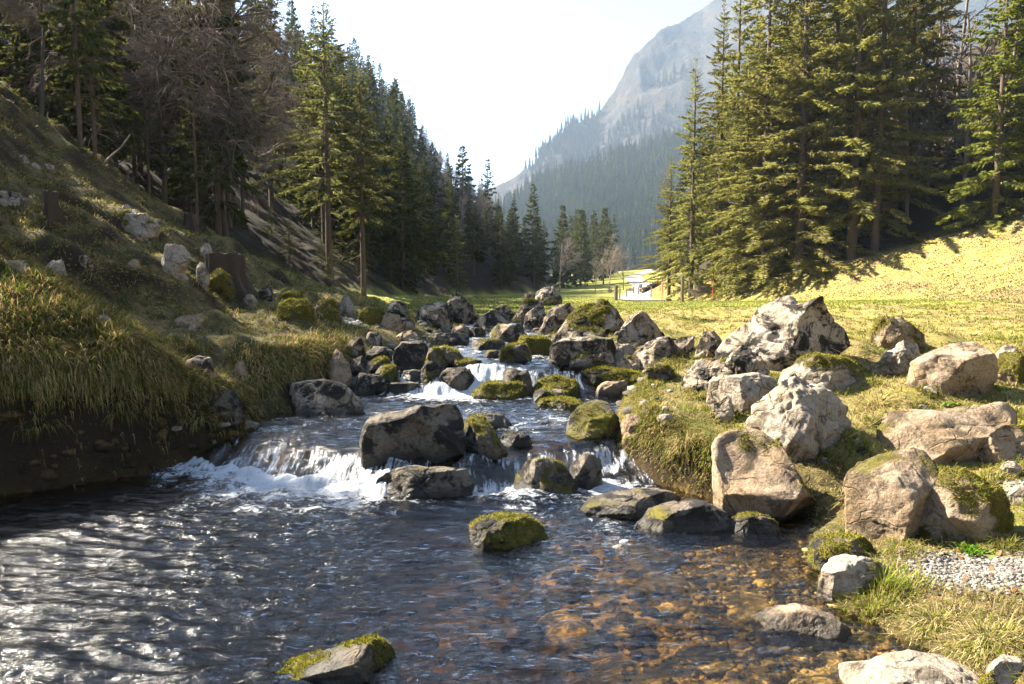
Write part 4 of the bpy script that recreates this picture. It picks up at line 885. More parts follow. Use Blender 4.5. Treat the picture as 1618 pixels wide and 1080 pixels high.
# fallen leaves, stalks and twigs
x, y = scatter(2600, 3.8, 14, 1.0); z, inf = land(x, y)
ok = (x > inf['X'][7]+.1) & free_of_rocks(x, y) & (vnoise(P2(x, y, 1.1, 12)) > -.05)
x, y, z = x[ok], y[ok], z[ok]; n = len(x)
V, T, C = blades(np.stack([x, y, z+.012], 1), rng.uniform(.03, .06, n), rng.uniform(.02, .035, n), rng.uniform(-3, 3, n), rng.uniform(.9, 1.7, n), rng.uniform(-.4, .6, n), pick([(.22, .1, .04), (.14, .07, .035), (.3, .17, .08)], [3, 3, 2], n))
tag(link('fallen_leaves', mesh_np('fallen_leaves', V, T, M['deadleaf'], False, None, {'col': C})), 'brown dead beech leaves lying in the right bank turf', 'leaves', kind='stuff')
def stalk(label, px, py, px2, py2, rad=.006, mat='wood', name='dry_stalk', cat='stalk', bow=.06, dd=0.0):
    q = hit(px, py); e = at_depth(px2, py2, q[1]-dd); t = np.linspace(0, 1, 7)[:, None]
    pts = q*(1-t) + e*t + np.array([1, 0, .3])*np.sin(t*math.pi)*bow*np.linalg.norm(e-q)
    pts[0, 2] -= .03
    o = link(name, MB().tube(pts-q, np.linspace(rad, rad*.45, 7), 5).me(name, M[mat]), None, q); tag(o, label, cat); return o
M['straw'] = m_flat('straw_stalk', (.38, .27, .14), .8, .2)
stalk('bent dry stalk standing before the large grey brown block', 1491, 622, 1500, 556, .009, 'straw')
stalk('short dry stalk left of the large grey brown block', 1444, 588, 1446, 548, .008, 'straw')
stalk('thin dry twig slanting down by the hump under the huge cracked boulder', 1378, 588, 1312, 549, .008, 'straw', 'dry_twig', 'twig')
stalk('dead stick leaning between boulders left of the striated one', 825, 510, 826, 474, .02, 'wood', 'dry_twig', 'twig', .02)
stalk('fallen bare branch on the left slope below the forest edge', 255, 205, 275, 138, .05, 'barkpale', 'dead_branch', 'branch', .12)
stalk('leaning dead snag on the forest edge of the left slope', 68*3.0, 200, 92*3, 136, .06, 'barkpale', 'dead_branch', 'branch', .05)
stalk('thin fallen branch below the young spruces on the left slope', 165, 255, 205, 212, .035, 'barkpale', 'dead_branch', 'branch', .1)
stalk('twisted root branch beside the cut tree stump', 386, 466, 392, 440, .05, 'stump', 'dead_branch', 'branch', .1)
for i, (a, b_, c_, d_) in enumerate([(1322, 700, 1395, 660), (1530, 1000, 1500, 965), (1240, 800, 1180, 770), (1300, 930, 1316, 915)]):
    stalk(['dry twig lying over turf below the white outcrop', 'pale twig among straw at the bottom right shore', 'dry twig caught under the tilted boulder at the water', 'thin twig on the pale flat stone at the shore'][i], a, b_, c_, d_, .005, 'straw', 'dry_twig', 'twig')
q = at_depth(690, 741, 7.28)
V, T, C = blades(np.array([[0, 0, 0.]]*3), np.array([.07, .06, .06]), np.array([.045, .04, .04]), np.array([0, 2.2, -2.2]), np.array([1.35]*3), np.array([.2]*3), np.array([[.6, .17, .02]]*3))
tag(link('fallen_leaf', mesh_np('fallen_leaf', V, T, M['deadleaf'], False, None, {'col': C}), None, q), 'single orange leaf lying on the dripping dark ledge', 'leaf')

# ------------------------------------------------------------------ pebbles (uncountable): stream bed, gravel patch, scree
def pebbles(name, label, x, y, size, flat, mat, lift=.2, sub=1):
    V0, T0 = ico(sub); n = len(x); z, _ = land(x, y)
    s = size*np.exp(np.clip(rng.normal(0, .45, n), -.9, .75)); a = rng.uniform(0, 6.28, n)
    sc = np.stack([s*rng.uniform(.8, 1.3, n), s*rng.uniform(.6, 1, n), s*flat*rng.uniform(.6, 1.2, n)], 1)
    v = V0[None]*(1 + rng.normal(0, .12, (n, len(V0), 1)))*sc[:, None]
    c, s_ = np.cos(a)[:, None], np.sin(a)[:, None]
    v = np.stack([v[..., 0]*c - v[..., 1]*s_, v[..., 0]*s_ + v[..., 1]*c, v[..., 2]], -1) + np.stack([x, y, z+lift*sc[:, 2]], 1)[:, None]
    T = (T0[None] + (np.arange(n)*len(V0))[:, None, None]).reshape(-1, 3)
    tint = np.repeat(rng.random(n), len(V0))
    o = link(name, mesh_np(name, v.reshape(-1, 3), T, mat, True, {'tint': tint})); return tag(o, label, 'pebbles', kind='stuff')
def m_peb(name, c1, c2, c3):
    m, nt = mat_new(name); b = NB(nt)
    c = b.ramp(b.attr('tint').outputs['Fac'], [(.1, c1), (.5, c2), (.95, c3)])
    n = b.noise(b.pos(), 30, 4, .7); c = b.mix(b.ramp(n, [(.4, .5), (.6, 0.0)]), c, tuple(v*.4 for v in c1))
    b.out(prin(b, c, .85, b.bump(n, .4, .01))); return m
M['bedpeb'] = m_peb('algae_stained_pebbles', (.08, .052, .014), (.27, .17, .045), (.44, .31, .11))
M['bedpebd'] = m_peb('dark_bed_pebbles', (.014, .009, .004), (.05, .03, .009), (.11, .065, .018))
M['gravel'] = m_peb('pale_gravel', (.09, .075, .06), (.20, .18, .15), (.36, .33, .29))
n = 4200; y = rng.uniform(3.0, 7.4, n); x = XR(y) - np.abs(rng.normal(0, .75, n)) - .02; ok = x > -.8
pebbles('streambed_pebbles', 'amber pebbles under the shallow clear water near the right shore', x[ok], y[ok], .026, .38, M['bedpeb'])
n = 60; y = rng.uniform(3.1, 6.8, n); x = XR(y) - rng.uniform(.25, 1.9, n)
pebbles('streambed_stones', 'broad flat algae brown stones lying under the shallow water', x, y, .12, .22, M['bedpeb'], 0, 3)
n = 1400; y = rng.uniform(2.6, 7.2, n); x = rng.uniform(-5.5, 1.5, n)
pebbles('streambed_pebbles', 'dark pebbles on the deep pool bed', x, y, .05, .35, M['bedpebd'])
for (a, b_, ra, rb), nn, sz, lab in zip(GRAV, (3600, 900, 900), (.010, .045, .012), ('fine pale gravel by the straw tufts at the lower right', 'pale scree between mossy stones on the left bank', 'pale grit on the turf beside the mossy brown stone')):
    r_ = np.abs(rng.normal(0, .62, nn)); th = rng.uniform(0, 6.28, nn)
    x, y = a + ra*r_*np.cos(th), b_ + rb*r_*np.sin(th); ok = land(x, y)[1]['dxs'] > .03
    pebbles('gravel', lab, x[ok], y[ok], sz, .6, M['gravel'])
n = 260; y = rng.uniform(4.5, 9.6, n); inf = land(y*0-6, y)[1]; x = inf['X'][6] - rng.random(n)**1.6*(inf['X'][6]-inf['X'][5])*.75
pebbles('bank_stones', 'dark stones embedded in the earth of the left cut bank', x, y, .05, .8, M['bedpebd'], .1, 2)
# loose stones along the water's edge, between the boulders
n = 320; y = rng.uniform(8, 21, n); sd = rng.random(n) < .5
x = np.where(sd, XL(y) + rng.normal(.1, .35, n), XR(y) + rng.normal(0, .4, n))
pebbles('shore_stones', 'small dark cobbles between the boulders along both shores', x, y, .06, .7, m_peb('shore_cobbles', (.03, .025, .016), (.10, .085, .06), (.28, .25, .2)), .3, 2)
# ------------------------------------------------------------------ conifers
def spruce_mesh(name, seed, H, Rm, cb, sprig=.34, dens=10.0, droop=.5, mat='needle', step=.42, wid=.07, dead=0, hang=.72, topup=.5, trunk_r=None, rag=.3, side=None):
    r_ = np.random.default_rng(seed)
    tr = trunk_r or H*.0105
    tb = MB(); zz = np.linspace(0, H, 9); wob = np.cumsum(r_.normal(0, .012, (9, 2)), 0)
    pts = np.stack([wob[:, 0], wob[:, 1], zz-.3*(zz == 0)], 1)
    tb.tube(pts, tr*(1-zz/H)**.8+.012, 7)
    Pb, D, Ls = [], [], []
    z = cb*H; ga = 0
    while z < H*.995:
        u = (z-cb*H)/(H-cb*H)
        prof = (1-u)**.82*min(1, .62+u*3.2)
        nb = r_.integers(4, 7) if u < .9 else 4
        for k in range(nb):
            ga += 2.399+r_.normal(0, .35)
            L = (Rm*prof*r_.uniform(1-rag*1.6, 1+rag*.5) + .12)
            if side is not None: L *= 1 + side[1]*math.cos(ga-side[0])
            e0 = (topup*u + (.05-.1*(1-u))) + r_.normal(0, .1)
            Pb.append((z + r_.normal(0, .33)*H/18, ga, max(L, .1), e0, droop*(1-u*.75)*r_.uniform(.6, 1.3)))
        z += step*(.55+.6*(1-u))*H/18*r_.uniform(.7, 1.25)
    V, Qd, tint = [], [], []; nv = 0
    for (z0, a, L, e0, dr) in Pb:
        n = max(5, int(L*dens*2.2)); t = np.sqrt(r_.uniform(.03, 1, n))
        ca, sa = math.cos(a), math.sin(a)
        def axis(t): return np.stack([ca*L*t, sa*L*t, z0 + L*(t*math.tan(e0) - dr*t*t*(1.25-.55*t))], 1)
        tb.tube(axis(np.array([0, .35, .7, .97])), np.array([.03, .022, .014, .006])*max(.5, L/2), 3, False) if L > .7 else None
        p = axis(t); fan = r_.random(n) > hang
        sd = r_.choice([-1, 1], n); ang = a + sd*r_.uniform(.35, 1.25, n)*np.where(t > .9, .5, 1)
        l = sprig*(.35+.9*(1-t)**.7)*r_.uniform(.6, 1.25, n)*np.clip(L/1.6, .35, 1.15)
        dn = np.where(fan, r_.uniform(-.75, .2, n), r_.uniform(-2.6, -1.0, n)) - dr*.3*t
        d = np.stack([np.cos(ang), np.sin(ang), dn], 1); d /= np.linalg.norm(d, axis=1)[:, None]
        rv = r_.normal(0, 1, (n, 3)); w = np.cross(d, rv); w /= np.linalg.norm(w, axis=1)[:, None]+1e-9
        l = l*np.where(fan, 1, .75); wd = wid*(.6+.5*r_.random(n))[:, None]
        mid = p + d*(l*.45)[:, None]
        V.append(np.stack([p, mid+w*wd*.5, p+d*l[:, None], mid-w*wd*.5], 1).reshape(-1, 3))
        Qd.append(np.arange(n*4).reshape(n, 4)+nv); nv += n*4
        tint.append(np.repeat(np.clip(r_.normal(.15, .25, n), 0, 1), 4))
    for k in range(dead):
        z0 = r_.uniform(.12, 1)*cb*H; a = r_.uniform(0, 6.28); L = r_.uniform(.4, 1.5)
        t = np.linspace(0, 1, 4)
        tb.tube(np.stack([np.cos(a)*L*t, np.sin(a)*L*t, z0-.35*L*t*t+r_.normal(0, .08)*t], 1), np.array([.018, .013, .009, .004]), 3, False)
    crown = mesh_np(name+'_crown', np.concatenate(V), np.concatenate(Qd), M[mat], False, {'tint': np.concatenate(tint)})
    return tb.me(name+'_trunk', M['bark']), crown, H
# ------------------------------------------------------------------ bare broadleaved trees
def bare_mesh(name, seed, H, spread=.55, levels=4, twig=.006, sweep=0.0, mat='barkgrey', stems=1, up=.25, kids=(7, 6, 6, 5), tmat=None):
    r_ = np.random.default_rng(seed); tb, tw = MB(), MB()
    def grow(p, d, L, rad, lv):
        k = 4 if lv < 2 else 3; pts = [p]; dd = d.copy()
        for i in range(k):
            dd = dd + r_.normal(0, .13 if lv else .05, 3) + np.array([0, 0, up*.12 if lv else .03]) - np.array([0, 0, sweep*.1*lv]); dd /= np.linalg.norm(dd)
            pts.append(pts[-1] + dd*L/k)
        (tb if lv < 2 else tw).tube(pts, np.linspace(rad, rad*.5 if lv < levels else rad*.4, len(pts)), 6 if lv == 0 else 3, False)
        if lv >= levels: return
        n = kids[min(lv, len(kids)-1)]
        for j in range(n):
            t = r_.uniform(.25 if lv else .28, 1)*k; i = min(int(t), k-1); q = pts[i] + (pts[i+1]-pts[i])*(t-i)
            ax = dd if i == k-1 else (pts[i+1]-pts[i]); ax = ax/np.linalg.norm(ax)
            rv = r_.normal(0, 1, 3); rv -= ax*(rv@ax); rv /= np.linalg.norm(rv)+1e-9
            th = r_.uniform(.5, 1.05)
            nd = ax*math.cos(th) + rv*math.sin(th); nd[2] = nd[2]*(1-.5*sweep) + .05*(1-sweep)
            nd /= np.linalg.norm(nd)
            fr = (1-t/k)
            grow(q, nd, L*(spread if lv else spread*(.55+.65*fr))*r_.uniform(.65, 1.15), max(twig, rad*(.5 if lv else .4)), lv+1)
    for s in range(stems):
        d = np.array([r_.normal(0, .22 if stems > 1 else .03), r_.normal(0, .22 if stems > 1 else .03), 1.]); d /= np.linalg.norm(d)
        grow(np.array([r_.normal(0, .15), r_.normal(0, .15), -.2]) if stems > 1 else np.array([0, 0, -.3]), d, H*(.72 if stems == 1 else .5), H*.011/(1 if stems == 1 else 2), 0)
    return tb.me(name+'_trunk', M[tmat or mat]), tw.me(name+'_crown', M[mat]), H

def plant(name, var, loc, rz, sc, label, cat, group=None):
    e = bpy.data.objects.new(name, None); COL.objects.link(e)
    e.empty_display_size = .5
    e.location = loc; e.rotation_euler = (0, 0, rz); e.scale = (sc[0], sc[0], sc[1]) if hasattr(sc, '__len__') else (sc,)*3
    tag(e, label, cat, group)
    link('trunk', var[0], e); link('crown', var[1], e)
    return e
SP = {}
SP['tall'] = [spruce_mesh('tall_spruce', 301, 17, 3.0, .30, .40, 27, .55, 'needlepale', .36, .075, 26, .5, rag=.4),
              spruce_mesh('tall_spruce', 302, 17, 2.9, .36, .40, 27, .5, 'needlepale', .38, .075, 26, .45, rag=.45)]
SP['edge'] = [spruce_mesh('edge_spruce', 311, 20, 4.0, .015, .42, 27, .62, 'needlewarm', .38, .08, 0, .5, rag=.35),
              spruce_mesh('edge_spruce', 312, 20, 3.3, .03, .42, 27, .55, 'needlewarm', .38, .08, 0, .55, rag=.4),
              spruce_mesh('edge_spruce', 313, 20, 3.6, .10, .42, 27, .5, 'needlewarm', .40, .08, 20, .5, rag=.5)]
SP['bright'] = [spruce_mesh('bright_spruce', 321, 15, 3.1, .03, .48, 17, .4, 'needlelit', .42, .12, 6, .2, rag=.45)]
SP['young'] = [spruce_mesh('young_spruce', 331, 7, 1.6, .12, .32, 10, .35, 'needlelit', .6, .07, 8, .25, rag=.4),
               spruce_mesh('young_spruce', 332, 8, 1.9, .22, .36, 9, .3, 'needle', .75, .075, 16, .25, rag=.45)]
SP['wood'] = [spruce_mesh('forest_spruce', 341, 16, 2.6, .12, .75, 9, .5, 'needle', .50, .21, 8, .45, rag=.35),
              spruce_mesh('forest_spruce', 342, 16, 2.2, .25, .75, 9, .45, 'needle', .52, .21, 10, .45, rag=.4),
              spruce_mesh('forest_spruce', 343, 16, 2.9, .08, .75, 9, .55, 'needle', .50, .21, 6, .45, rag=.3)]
SP['far'] = [spruce_mesh('hill_spruce', 351, 15, 2.6, .05, 1.2, 2.6, .4, 'needlefar', .85, .5, 0, .4, rag=.3),
             spruce_mesh('hill_spruce', 352, 15, 2.2, .12, 1.2, 2.6, .4, 'needlefar', .85, .5, 0, .4, rag=.35),
             spruce_mesh('hill_spruce', 353, 15, 1.9, .3, 1.1, 2.6, .4, 'needlefar', .85, .46, 0, .4, rag=.4)]
BR_ = {'beech': [bare_mesh('beech', 401, 11, .62, 4, .0075, .75, 'twig', 1, .1, (13, 8, 7, 5), 'barkdark'), bare_mesh('beech', 402, 11, .58, 4, .0075, .6, 'twig', 1, .15, (12, 8, 6, 5), 'barkdark')],
       'round': [bare_mesh('bare_tree', 411, 10, .5, 4, .012, .05, 'barkpale', 1, .5, (12, 7, 6, 4)), bare_mesh('bare_tree', 412, 10, .46, 4, .012, .0, 'barkgrey', 1, .5, (12, 7, 6, 4))],
       'bush': [bare_mesh('bare_bush', 421, 2.6, .6, 3, .007, .1, 'barkpale', 14, .4, (6, 5, 4))],
       'thin': [bare_mesh('thin_tree', 431, 12, .34, 3, .016, .1, 'barkgrey', 1, .4, (14, 6, 5))]}
def tree_at(kind, vi, name, px, py, H, label, cat='tree', Y=None, group=None, wide=1.0, top=None):
    v = (SP.get(kind) or BR_[kind]); v = v[vi % len(v)]
    q = hit(px, py, water=False) if Y is None else at_depth(px, py, Y)
    z = land1(q[0], q[1])
    if top is not None: H = at_depth(px, top, q[1])[2] - z
    return plant(name, v, (q[0], q[1], z), rng.uniform(0, 6.28), (H/v[2]*wide, H/v[2]), label, cat, group)
PLACED = []
def T(*a, **k):
    o = tree_at(*a, **k); PLACED.append((o.location.x, o.location.y)); return o
SPN = 'spruce_tree'
# left side, each tree that stands out
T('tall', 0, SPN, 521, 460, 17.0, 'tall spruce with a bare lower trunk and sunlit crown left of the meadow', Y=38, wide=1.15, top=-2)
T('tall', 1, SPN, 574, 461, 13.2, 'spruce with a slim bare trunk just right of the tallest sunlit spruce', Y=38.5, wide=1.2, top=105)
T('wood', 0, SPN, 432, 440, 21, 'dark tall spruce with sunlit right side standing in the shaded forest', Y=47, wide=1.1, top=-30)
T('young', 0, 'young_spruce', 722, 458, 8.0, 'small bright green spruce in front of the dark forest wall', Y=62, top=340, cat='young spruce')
T('young', 1, 'young_spruce', 236, 305, 4.6, 'young thin spruce on the left slope edge under the bare beech', cat='young spruce')
T('young', 1, 'young_spruce', 312, 352, 4.8, 'young shaded spruce at the lower forest edge above the cut stump', cat='young spruce')
T('young', 1, 'young_spruce', 150, 250, 5.2, 'ragged young spruce beside thin trunks high on the left slope', cat='young spruce')
T('wood', 1, SPN, 128, 232, 8.6, 'spruce with straight bare trunk at the top of the left slope', wide=.7)
T('beech', 0, 'beech_tree', 258, 300, 9.5, 'bare beech with pale twigs sweeping sideways over the left slope', Y=27)
T('beech', 1, 'beech_tree', 60, 150, 6, 'bare beech with dark limbs at the top left corner', Y=21)
T('beech', 0, 'beech_tree', 185, 280, 8.5, 'second bare beech behind the ragged young spruce', Y=29)
T('wood', 2, SPN, 842, 468, 17.5, 'dark pointed spruce at the right end of the left forest wall', Y=100, top=288)
T('wood', 1, SPN, 812, 468, 14.5, 'dark slim spruce just left of the pointed one at the forest end', Y=101, top=306)
T('far', 2, SPN, 771, 460, 20, 'dark spruce with drooping top rising over the forest end', Y=118, wide=1.2, top=255)
T('far', 0, SPN, 732, 450, 23, 'wide branched spruce standing out against the bright sky', Y=124, wide=1.3, top=228)
# right side
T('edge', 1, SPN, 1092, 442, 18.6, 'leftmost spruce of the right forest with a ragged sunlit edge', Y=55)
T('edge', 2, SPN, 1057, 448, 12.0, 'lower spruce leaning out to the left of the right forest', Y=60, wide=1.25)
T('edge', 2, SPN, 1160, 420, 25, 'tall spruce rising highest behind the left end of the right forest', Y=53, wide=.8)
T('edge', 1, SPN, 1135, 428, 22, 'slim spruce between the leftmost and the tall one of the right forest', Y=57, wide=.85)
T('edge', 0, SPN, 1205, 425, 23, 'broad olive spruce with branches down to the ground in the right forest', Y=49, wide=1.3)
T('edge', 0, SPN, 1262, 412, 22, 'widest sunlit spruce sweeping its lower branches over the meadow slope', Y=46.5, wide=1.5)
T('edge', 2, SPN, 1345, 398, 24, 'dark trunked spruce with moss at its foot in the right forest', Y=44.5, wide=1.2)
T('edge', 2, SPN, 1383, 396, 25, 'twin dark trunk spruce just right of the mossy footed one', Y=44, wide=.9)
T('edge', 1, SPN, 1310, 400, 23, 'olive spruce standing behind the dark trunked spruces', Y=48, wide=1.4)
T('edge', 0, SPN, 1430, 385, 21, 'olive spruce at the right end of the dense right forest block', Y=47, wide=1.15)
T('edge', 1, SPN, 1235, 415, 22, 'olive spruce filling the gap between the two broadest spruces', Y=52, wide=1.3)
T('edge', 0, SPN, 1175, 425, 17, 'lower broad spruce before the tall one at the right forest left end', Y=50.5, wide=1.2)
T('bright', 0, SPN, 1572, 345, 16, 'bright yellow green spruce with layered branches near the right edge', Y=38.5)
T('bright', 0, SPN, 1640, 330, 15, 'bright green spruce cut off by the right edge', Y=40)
T('thin', 0, 'bare_tree', 1460, 372, 15, 'thin bare tree in the gap between dark and bright spruces', Y=47)
T('thin', 0, 'bare_tree', 1500, 362, 16, 'pale bare tree behind the bright yellow green spruce', Y=50)
T('bush', 0, 'bare_bush', 1104, 466, 2.0, 'bare rounded shrub between the wooden post and the red pole', 'shrub', Y=53)
T('round', 0, 'bare_tree', 962, 470, 8.6, 'bare grey tree left of the road before the far forest', Y=98)
T('round', 1, 'bare_tree', 985, 468, 8.0, 'bare brown tree right beside the road bend', Y=100)
T('round', 0, 'bare_tree', 940, 472, 6.5, 'smaller bare tree at the left of the roadside group', Y=96)
T('round', 1, 'bare_tree', 884, 470, 10.5, 'pale bare tree at the end of the dark forest wall', Y=104)
T('bush', 0, 'bare_bush', 862, 455, 1.3, 'green grown sapling bush on the meadow boulder', 'shrub', Y=38.5)
T('bush', 0, 'bare_bush', 700, 470, 1.2, 'low bare shrub at the left edge of the far meadow', 'shrub', Y=66)
# the rest of both woods: every visible tree for itself
def wood(kinds, n, xr, yr, ok, spacing, Hf, label, group, name, cat='tree', widef=(.9, 1.15), limit=False):
    c = 0; tries = 0
    while c < n and tries < n*60:
        tries += 1
        x, y = rng.uniform(*xr), rng.uniform(*yr)
        if not ok(x, y): continue
        pxx = 809+F*x/y
        if 400 < pxx < 670 and y < 46: continue
        lx, ly = x+10.5, y-38.3; ts = lx*math.sin(SUN_AZ)+ly*math.cos(SUN_AZ); tl = abs(lx*math.cos(SUN_AZ)-ly*math.sin(SUN_AZ))
        if -1 < ts < 34 and tl < 4: continue
        if any((x-a)**2+(y-b_)**2 < spacing(y)**2 for a, b_ in PLACED): continue
        PLACED.append((x, y)); k = kinds[rng.integers(len(kinds))]; v = (SP.get(k) or BR_[k]); v = v[rng.integers(len(v))]
        H = Hf(x, y)*rng.uniform(.82, 1.15)
        if limit:
            px = 809+F*x/y; room = at_depth(px, np.interp(px, SLX, SLY if limit == 1 else SLW)+rng.uniform(-6, 34), y)[2] - land1(x, y)
            H = min(H, room)
            if H < 4: PLACED.pop(); continue
        plant(name, v, (x, y, land1(x, y)-.1), rng.uniform(0, 6.28), (H/v[2]*rng.uniform(*widef), H/v[2]), label, cat, group); c += 1
X2, X11 = COLF[2][0], COLF[11][0]
SLX, SLY = [380, 430, 560, 590, 610, 640, 665, 700, 730, 770, 800, 830, 870], [-120, -80, 15, 70, 62, 120, 175, 235, 262, 290, 330, 370, 440]
SLW = [-110, -60, 130, 165, 180, 205, 235, 270, 292, 312, 322, 330, 345]
def inview(x, y, m=.06): return abs(x)/y < .75+m
wood(['wood'], 58, (-40, 8), (33, 108), lambda x, y: -9 < x-X2(y) < -.6 and inview(x, y), lambda y: 2.4 if y < 60 else 3.0, lambda x, y: 15.5 if y > 45 else 14,
     'dark spruce packed in the shaded wall of the left forest', 'dark spruces in the wall of the left forest', SPN, limit=2)
wood(['wood'], 16, (-30, -8), (19, 36), lambda x, y: -12 < x-X2(y) < -.8 and inview(x, y), lambda y: 2.0, lambda x, y: max(3.6, 2.2+.42*y+4.2-land1(x, y)) if y < 31 else 11,
     'slim dark spruce among bare trees above the left slope', 'slim spruces above the left slope', SPN, widef=(.7, .95))
wood(['beech'], 8, (-28, -8), (18, 38), lambda x, y: -11 < x-X2(y) < -.6 and inview(x, y), lambda y: 1.7, lambda x, y: max(3.6, 2.2+.42*y+3.5-land1(x, y)) if y < 31 else 10,
     'bare leafless beech in the dark wood above the left slope', 'bare beeches above the left slope', 'beech_tree')
wood(['far'], 34, (4, 45), (112, 190), lambda x, y: X2(y)+1 < x < X11(y)+4 and 868 < 809+F*x/y < 1075 and not 960 < 809+F*x/y-(y-110)*.15 < 1040, lambda y: 3.4, lambda x, y: 13 if y < 150 else 15,
     'sunlit spruce on the valley floor behind the bare roadside trees', 'spruces on the far valley floor', SPN)
for x, y, h in [(-15.2, 14.6, 5.6), (-15.6, 16.6, 5.4), (-17.2, 18.4, 5.6)]:
    v = SP['wood'][rng.integers(3)]
    plant(SPN, v, (x, y, land1(x, y)-.1), rng.uniform(0, 6.28), (h/v[2]*1.25, h/v[2]), 'slim dark spruce among bare trees above the left slope', 'tree', 'slim spruces above the left slope')
_np = PLACED[:]; PLACED.clear()
for k in range(16):  # dark undergrowth added to break up sunlit strips of forest floor
    while True:
        y = rng.uniform(33, 58); x = X2(y) - rng.uniform(.2, 6.5); px = 809+F*x/y
        if 400 < px < 690 and all((x-a)**2+(y-b_)**2 > 1.2 for a, b_ in PLACED): break
    PLACED.append((x, y)); v = SP['young'][1]; h = rng.uniform(1.5, 3.6)
    plant('young_spruce', v, (x, y, land1(x, y)-.05), rng.uniform(0, 6.28), (h/v[2]*1.2, h/v[2]), 'small shaded spruce sapling on the forest floor beneath the tall sunlit spruces', 'young spruce', 'spruce saplings under the tall sunlit spruces')
PLACED.extend(_np)
X1, Z1 = COLF[1]
wood(['far'], 100, (-60, 20), (100, 230), lambda x, y: X1(y)+2 < x < X2(y)-1 and inview(x, y, 0), lambda y: 4.2, lambda x, y: 14,
     'dark spruce on the steep backlit spur of the left mountain side', 'spruces on the steep left spur', SPN, limit=True)
wood(['far'], 26, (-60, -12), (62, 115), lambda x, y: X1(y)-3 < x < X2(y)-9 and inview(x, y, 0), lambda y: 4.0, lambda x, y: 13,
     'dark spruce high on the wooded hillside behind the left slope', 'spruces high on the left hillside', SPN, limit=True)
wood(['round'], 64, (-60, 20), (105, 230), lambda x, y: X1(y)+4 < x < X2(y)-5 and inview(x, y, 0), lambda y: 3.6, lambda x, y: 10,
     'bare brown tree on the steep backlit spur of the left mountain side', 'bare trees on the steep left spur', 'bare_tree', limit=True)
wood(['edge', 'wood'], 36, (14, 60), (40, 85), lambda x, y: 1.2 < x-X11(y) < 16 and inview(x, y) and not (1440 < 809+F*x/y < 1540 and y < 47), lambda y: 2.8, lambda x, y: 18,
     'olive green spruce standing deeper in the right forest', 'spruces deeper in the right forest', SPN)
wood(['thin'], 8, (24, 50), (42, 62), lambda x, y: 1 < x-X11(y) < 14 and 1420 < 809+F*x/y < 1640, lambda y: 1.6, lambda x, y: 13,
     'thin leafless tree deeper in the right forest', 'thin bare trees in the right forest', 'bare_tree')
# ------------------------------------------------------------------ far hills
def hill(name, label, xs, rows, mat, seed, rough, attr=None):
    """rows: list of (fn depth of px) .. each row is list of (X, Y, Z) along the hill, lofted"""
    A = np.array(rows, float)                      # r x n x 3
    r, n = A.shape[:2]
    U, Vv = 90, 170
    iu = np.linspace(0, r-1, U); iv = np.linspace(0, n-1, Vv)
    def lin(A, t, ax):
        i = np.minimum(t.astype(int), A.shape[ax]-2); f = t-i
        a, b_ = np.take(A, i, ax), np.take(A, i+1, ax); sh = [1]*A.ndim; sh[ax] = -1; f = f.reshape(sh); f = f*.5+.5*f*f*(3-2*f)
        return a+(b_-a)*f
    G = lin(lin(A, iu, 0), iv, 1); P = G.reshape(-1, 3).copy()
    u = np.repeat(iu/(r-1), Vv)
    P[:, 2] += fbm(P*np.array([1, 1, .3])/rough[0], 5, seed)*rough[1]*sst(0, .25, u) + (ridged(P*np.array([1, 1, .15])/rough[2], 4, seed+3)-.2)*rough[3]*sst(.1, .4, u)
    gi_ = np.arange(U*Vv).reshape(U, Vv)
    Qh = np.stack([gi_[:-1, :-1], gi_[:-1, 1:], gi_[1:, 1:], gi_[1:, :-1]], -1).reshape(-1, 4)
    o = link(name, mesh_np(name, P, Qh, mat, True, {'up': u})); tag(o, label, 'hill', kind='structure')
    return P.reshape(U, Vv, 3)
def sil(pts, px): return np.interp(px, [p[0] for p in pts], [p[1] for p in pts])
m, nt = mat_new('wooded_hill'); b = NB(nt); p = b.pos()
c = b.mix(b.ramp(b.noise(p, .05, 5, .6), [(.42, 0.0), (.58, 1.0)]), (.06, .07, .035), (.17, .135, .10))
b.out(prin(b, c, 1, b.bump(b.noise(p, .3, 5, .7), 1, 2.0), .1)); M['hillmat'] = m
m, nt = mat_new('mountain_rock'); b = NB(nt); p = b.pos()
sv = b.n('ShaderNodeMapping', i={'Vector': p, 'Scale': (1, 1, .35), 'Rotation': (0, R(25), 0)}).outputs[0]
c = b.mix(b.ramp(b.noise(p, .018, 6, .65), [(.4, 0.0), (.6, 1.0)]), (.028, .024, .018), (.075, .056, .036))
c = b.mix(b.ramp(b.noise(sv, .05, 6, .7, .6), [(.46, 0.0), (.58, .9)]), c, (.045, .045, .046))
c = b.mix(b.ramp(b.noise(sv, .11, 5, .7), [(.52, 0.0), (.6, .85)]), c, (.03, .034, .026))
b.out(prin(b, c, 1, b.bump(b.noise(sv, .12, 6, .75), 1, 5.0), .1)); M['mountain'] = m
PXS = np.array([700, 760, 800, 850, 900, 950, 1000, 1060, 1120, 1200, 1320, 1500])
S1 = [(700, 400), (770, 330), (800, 318), (850, 292), (900, 270), (950, 252), (1000, 238), (1060, 220), (1120, 205), (1200, 190), (1500, 150)]
foot = [[(px-809)/F*Y, Y, 9.] for px, Y in zip(PXS, np.interp(PXS, [700, 850, 1000, 1500], [520, 470, 420, 380]))]
mid, crest, back = [], [], []
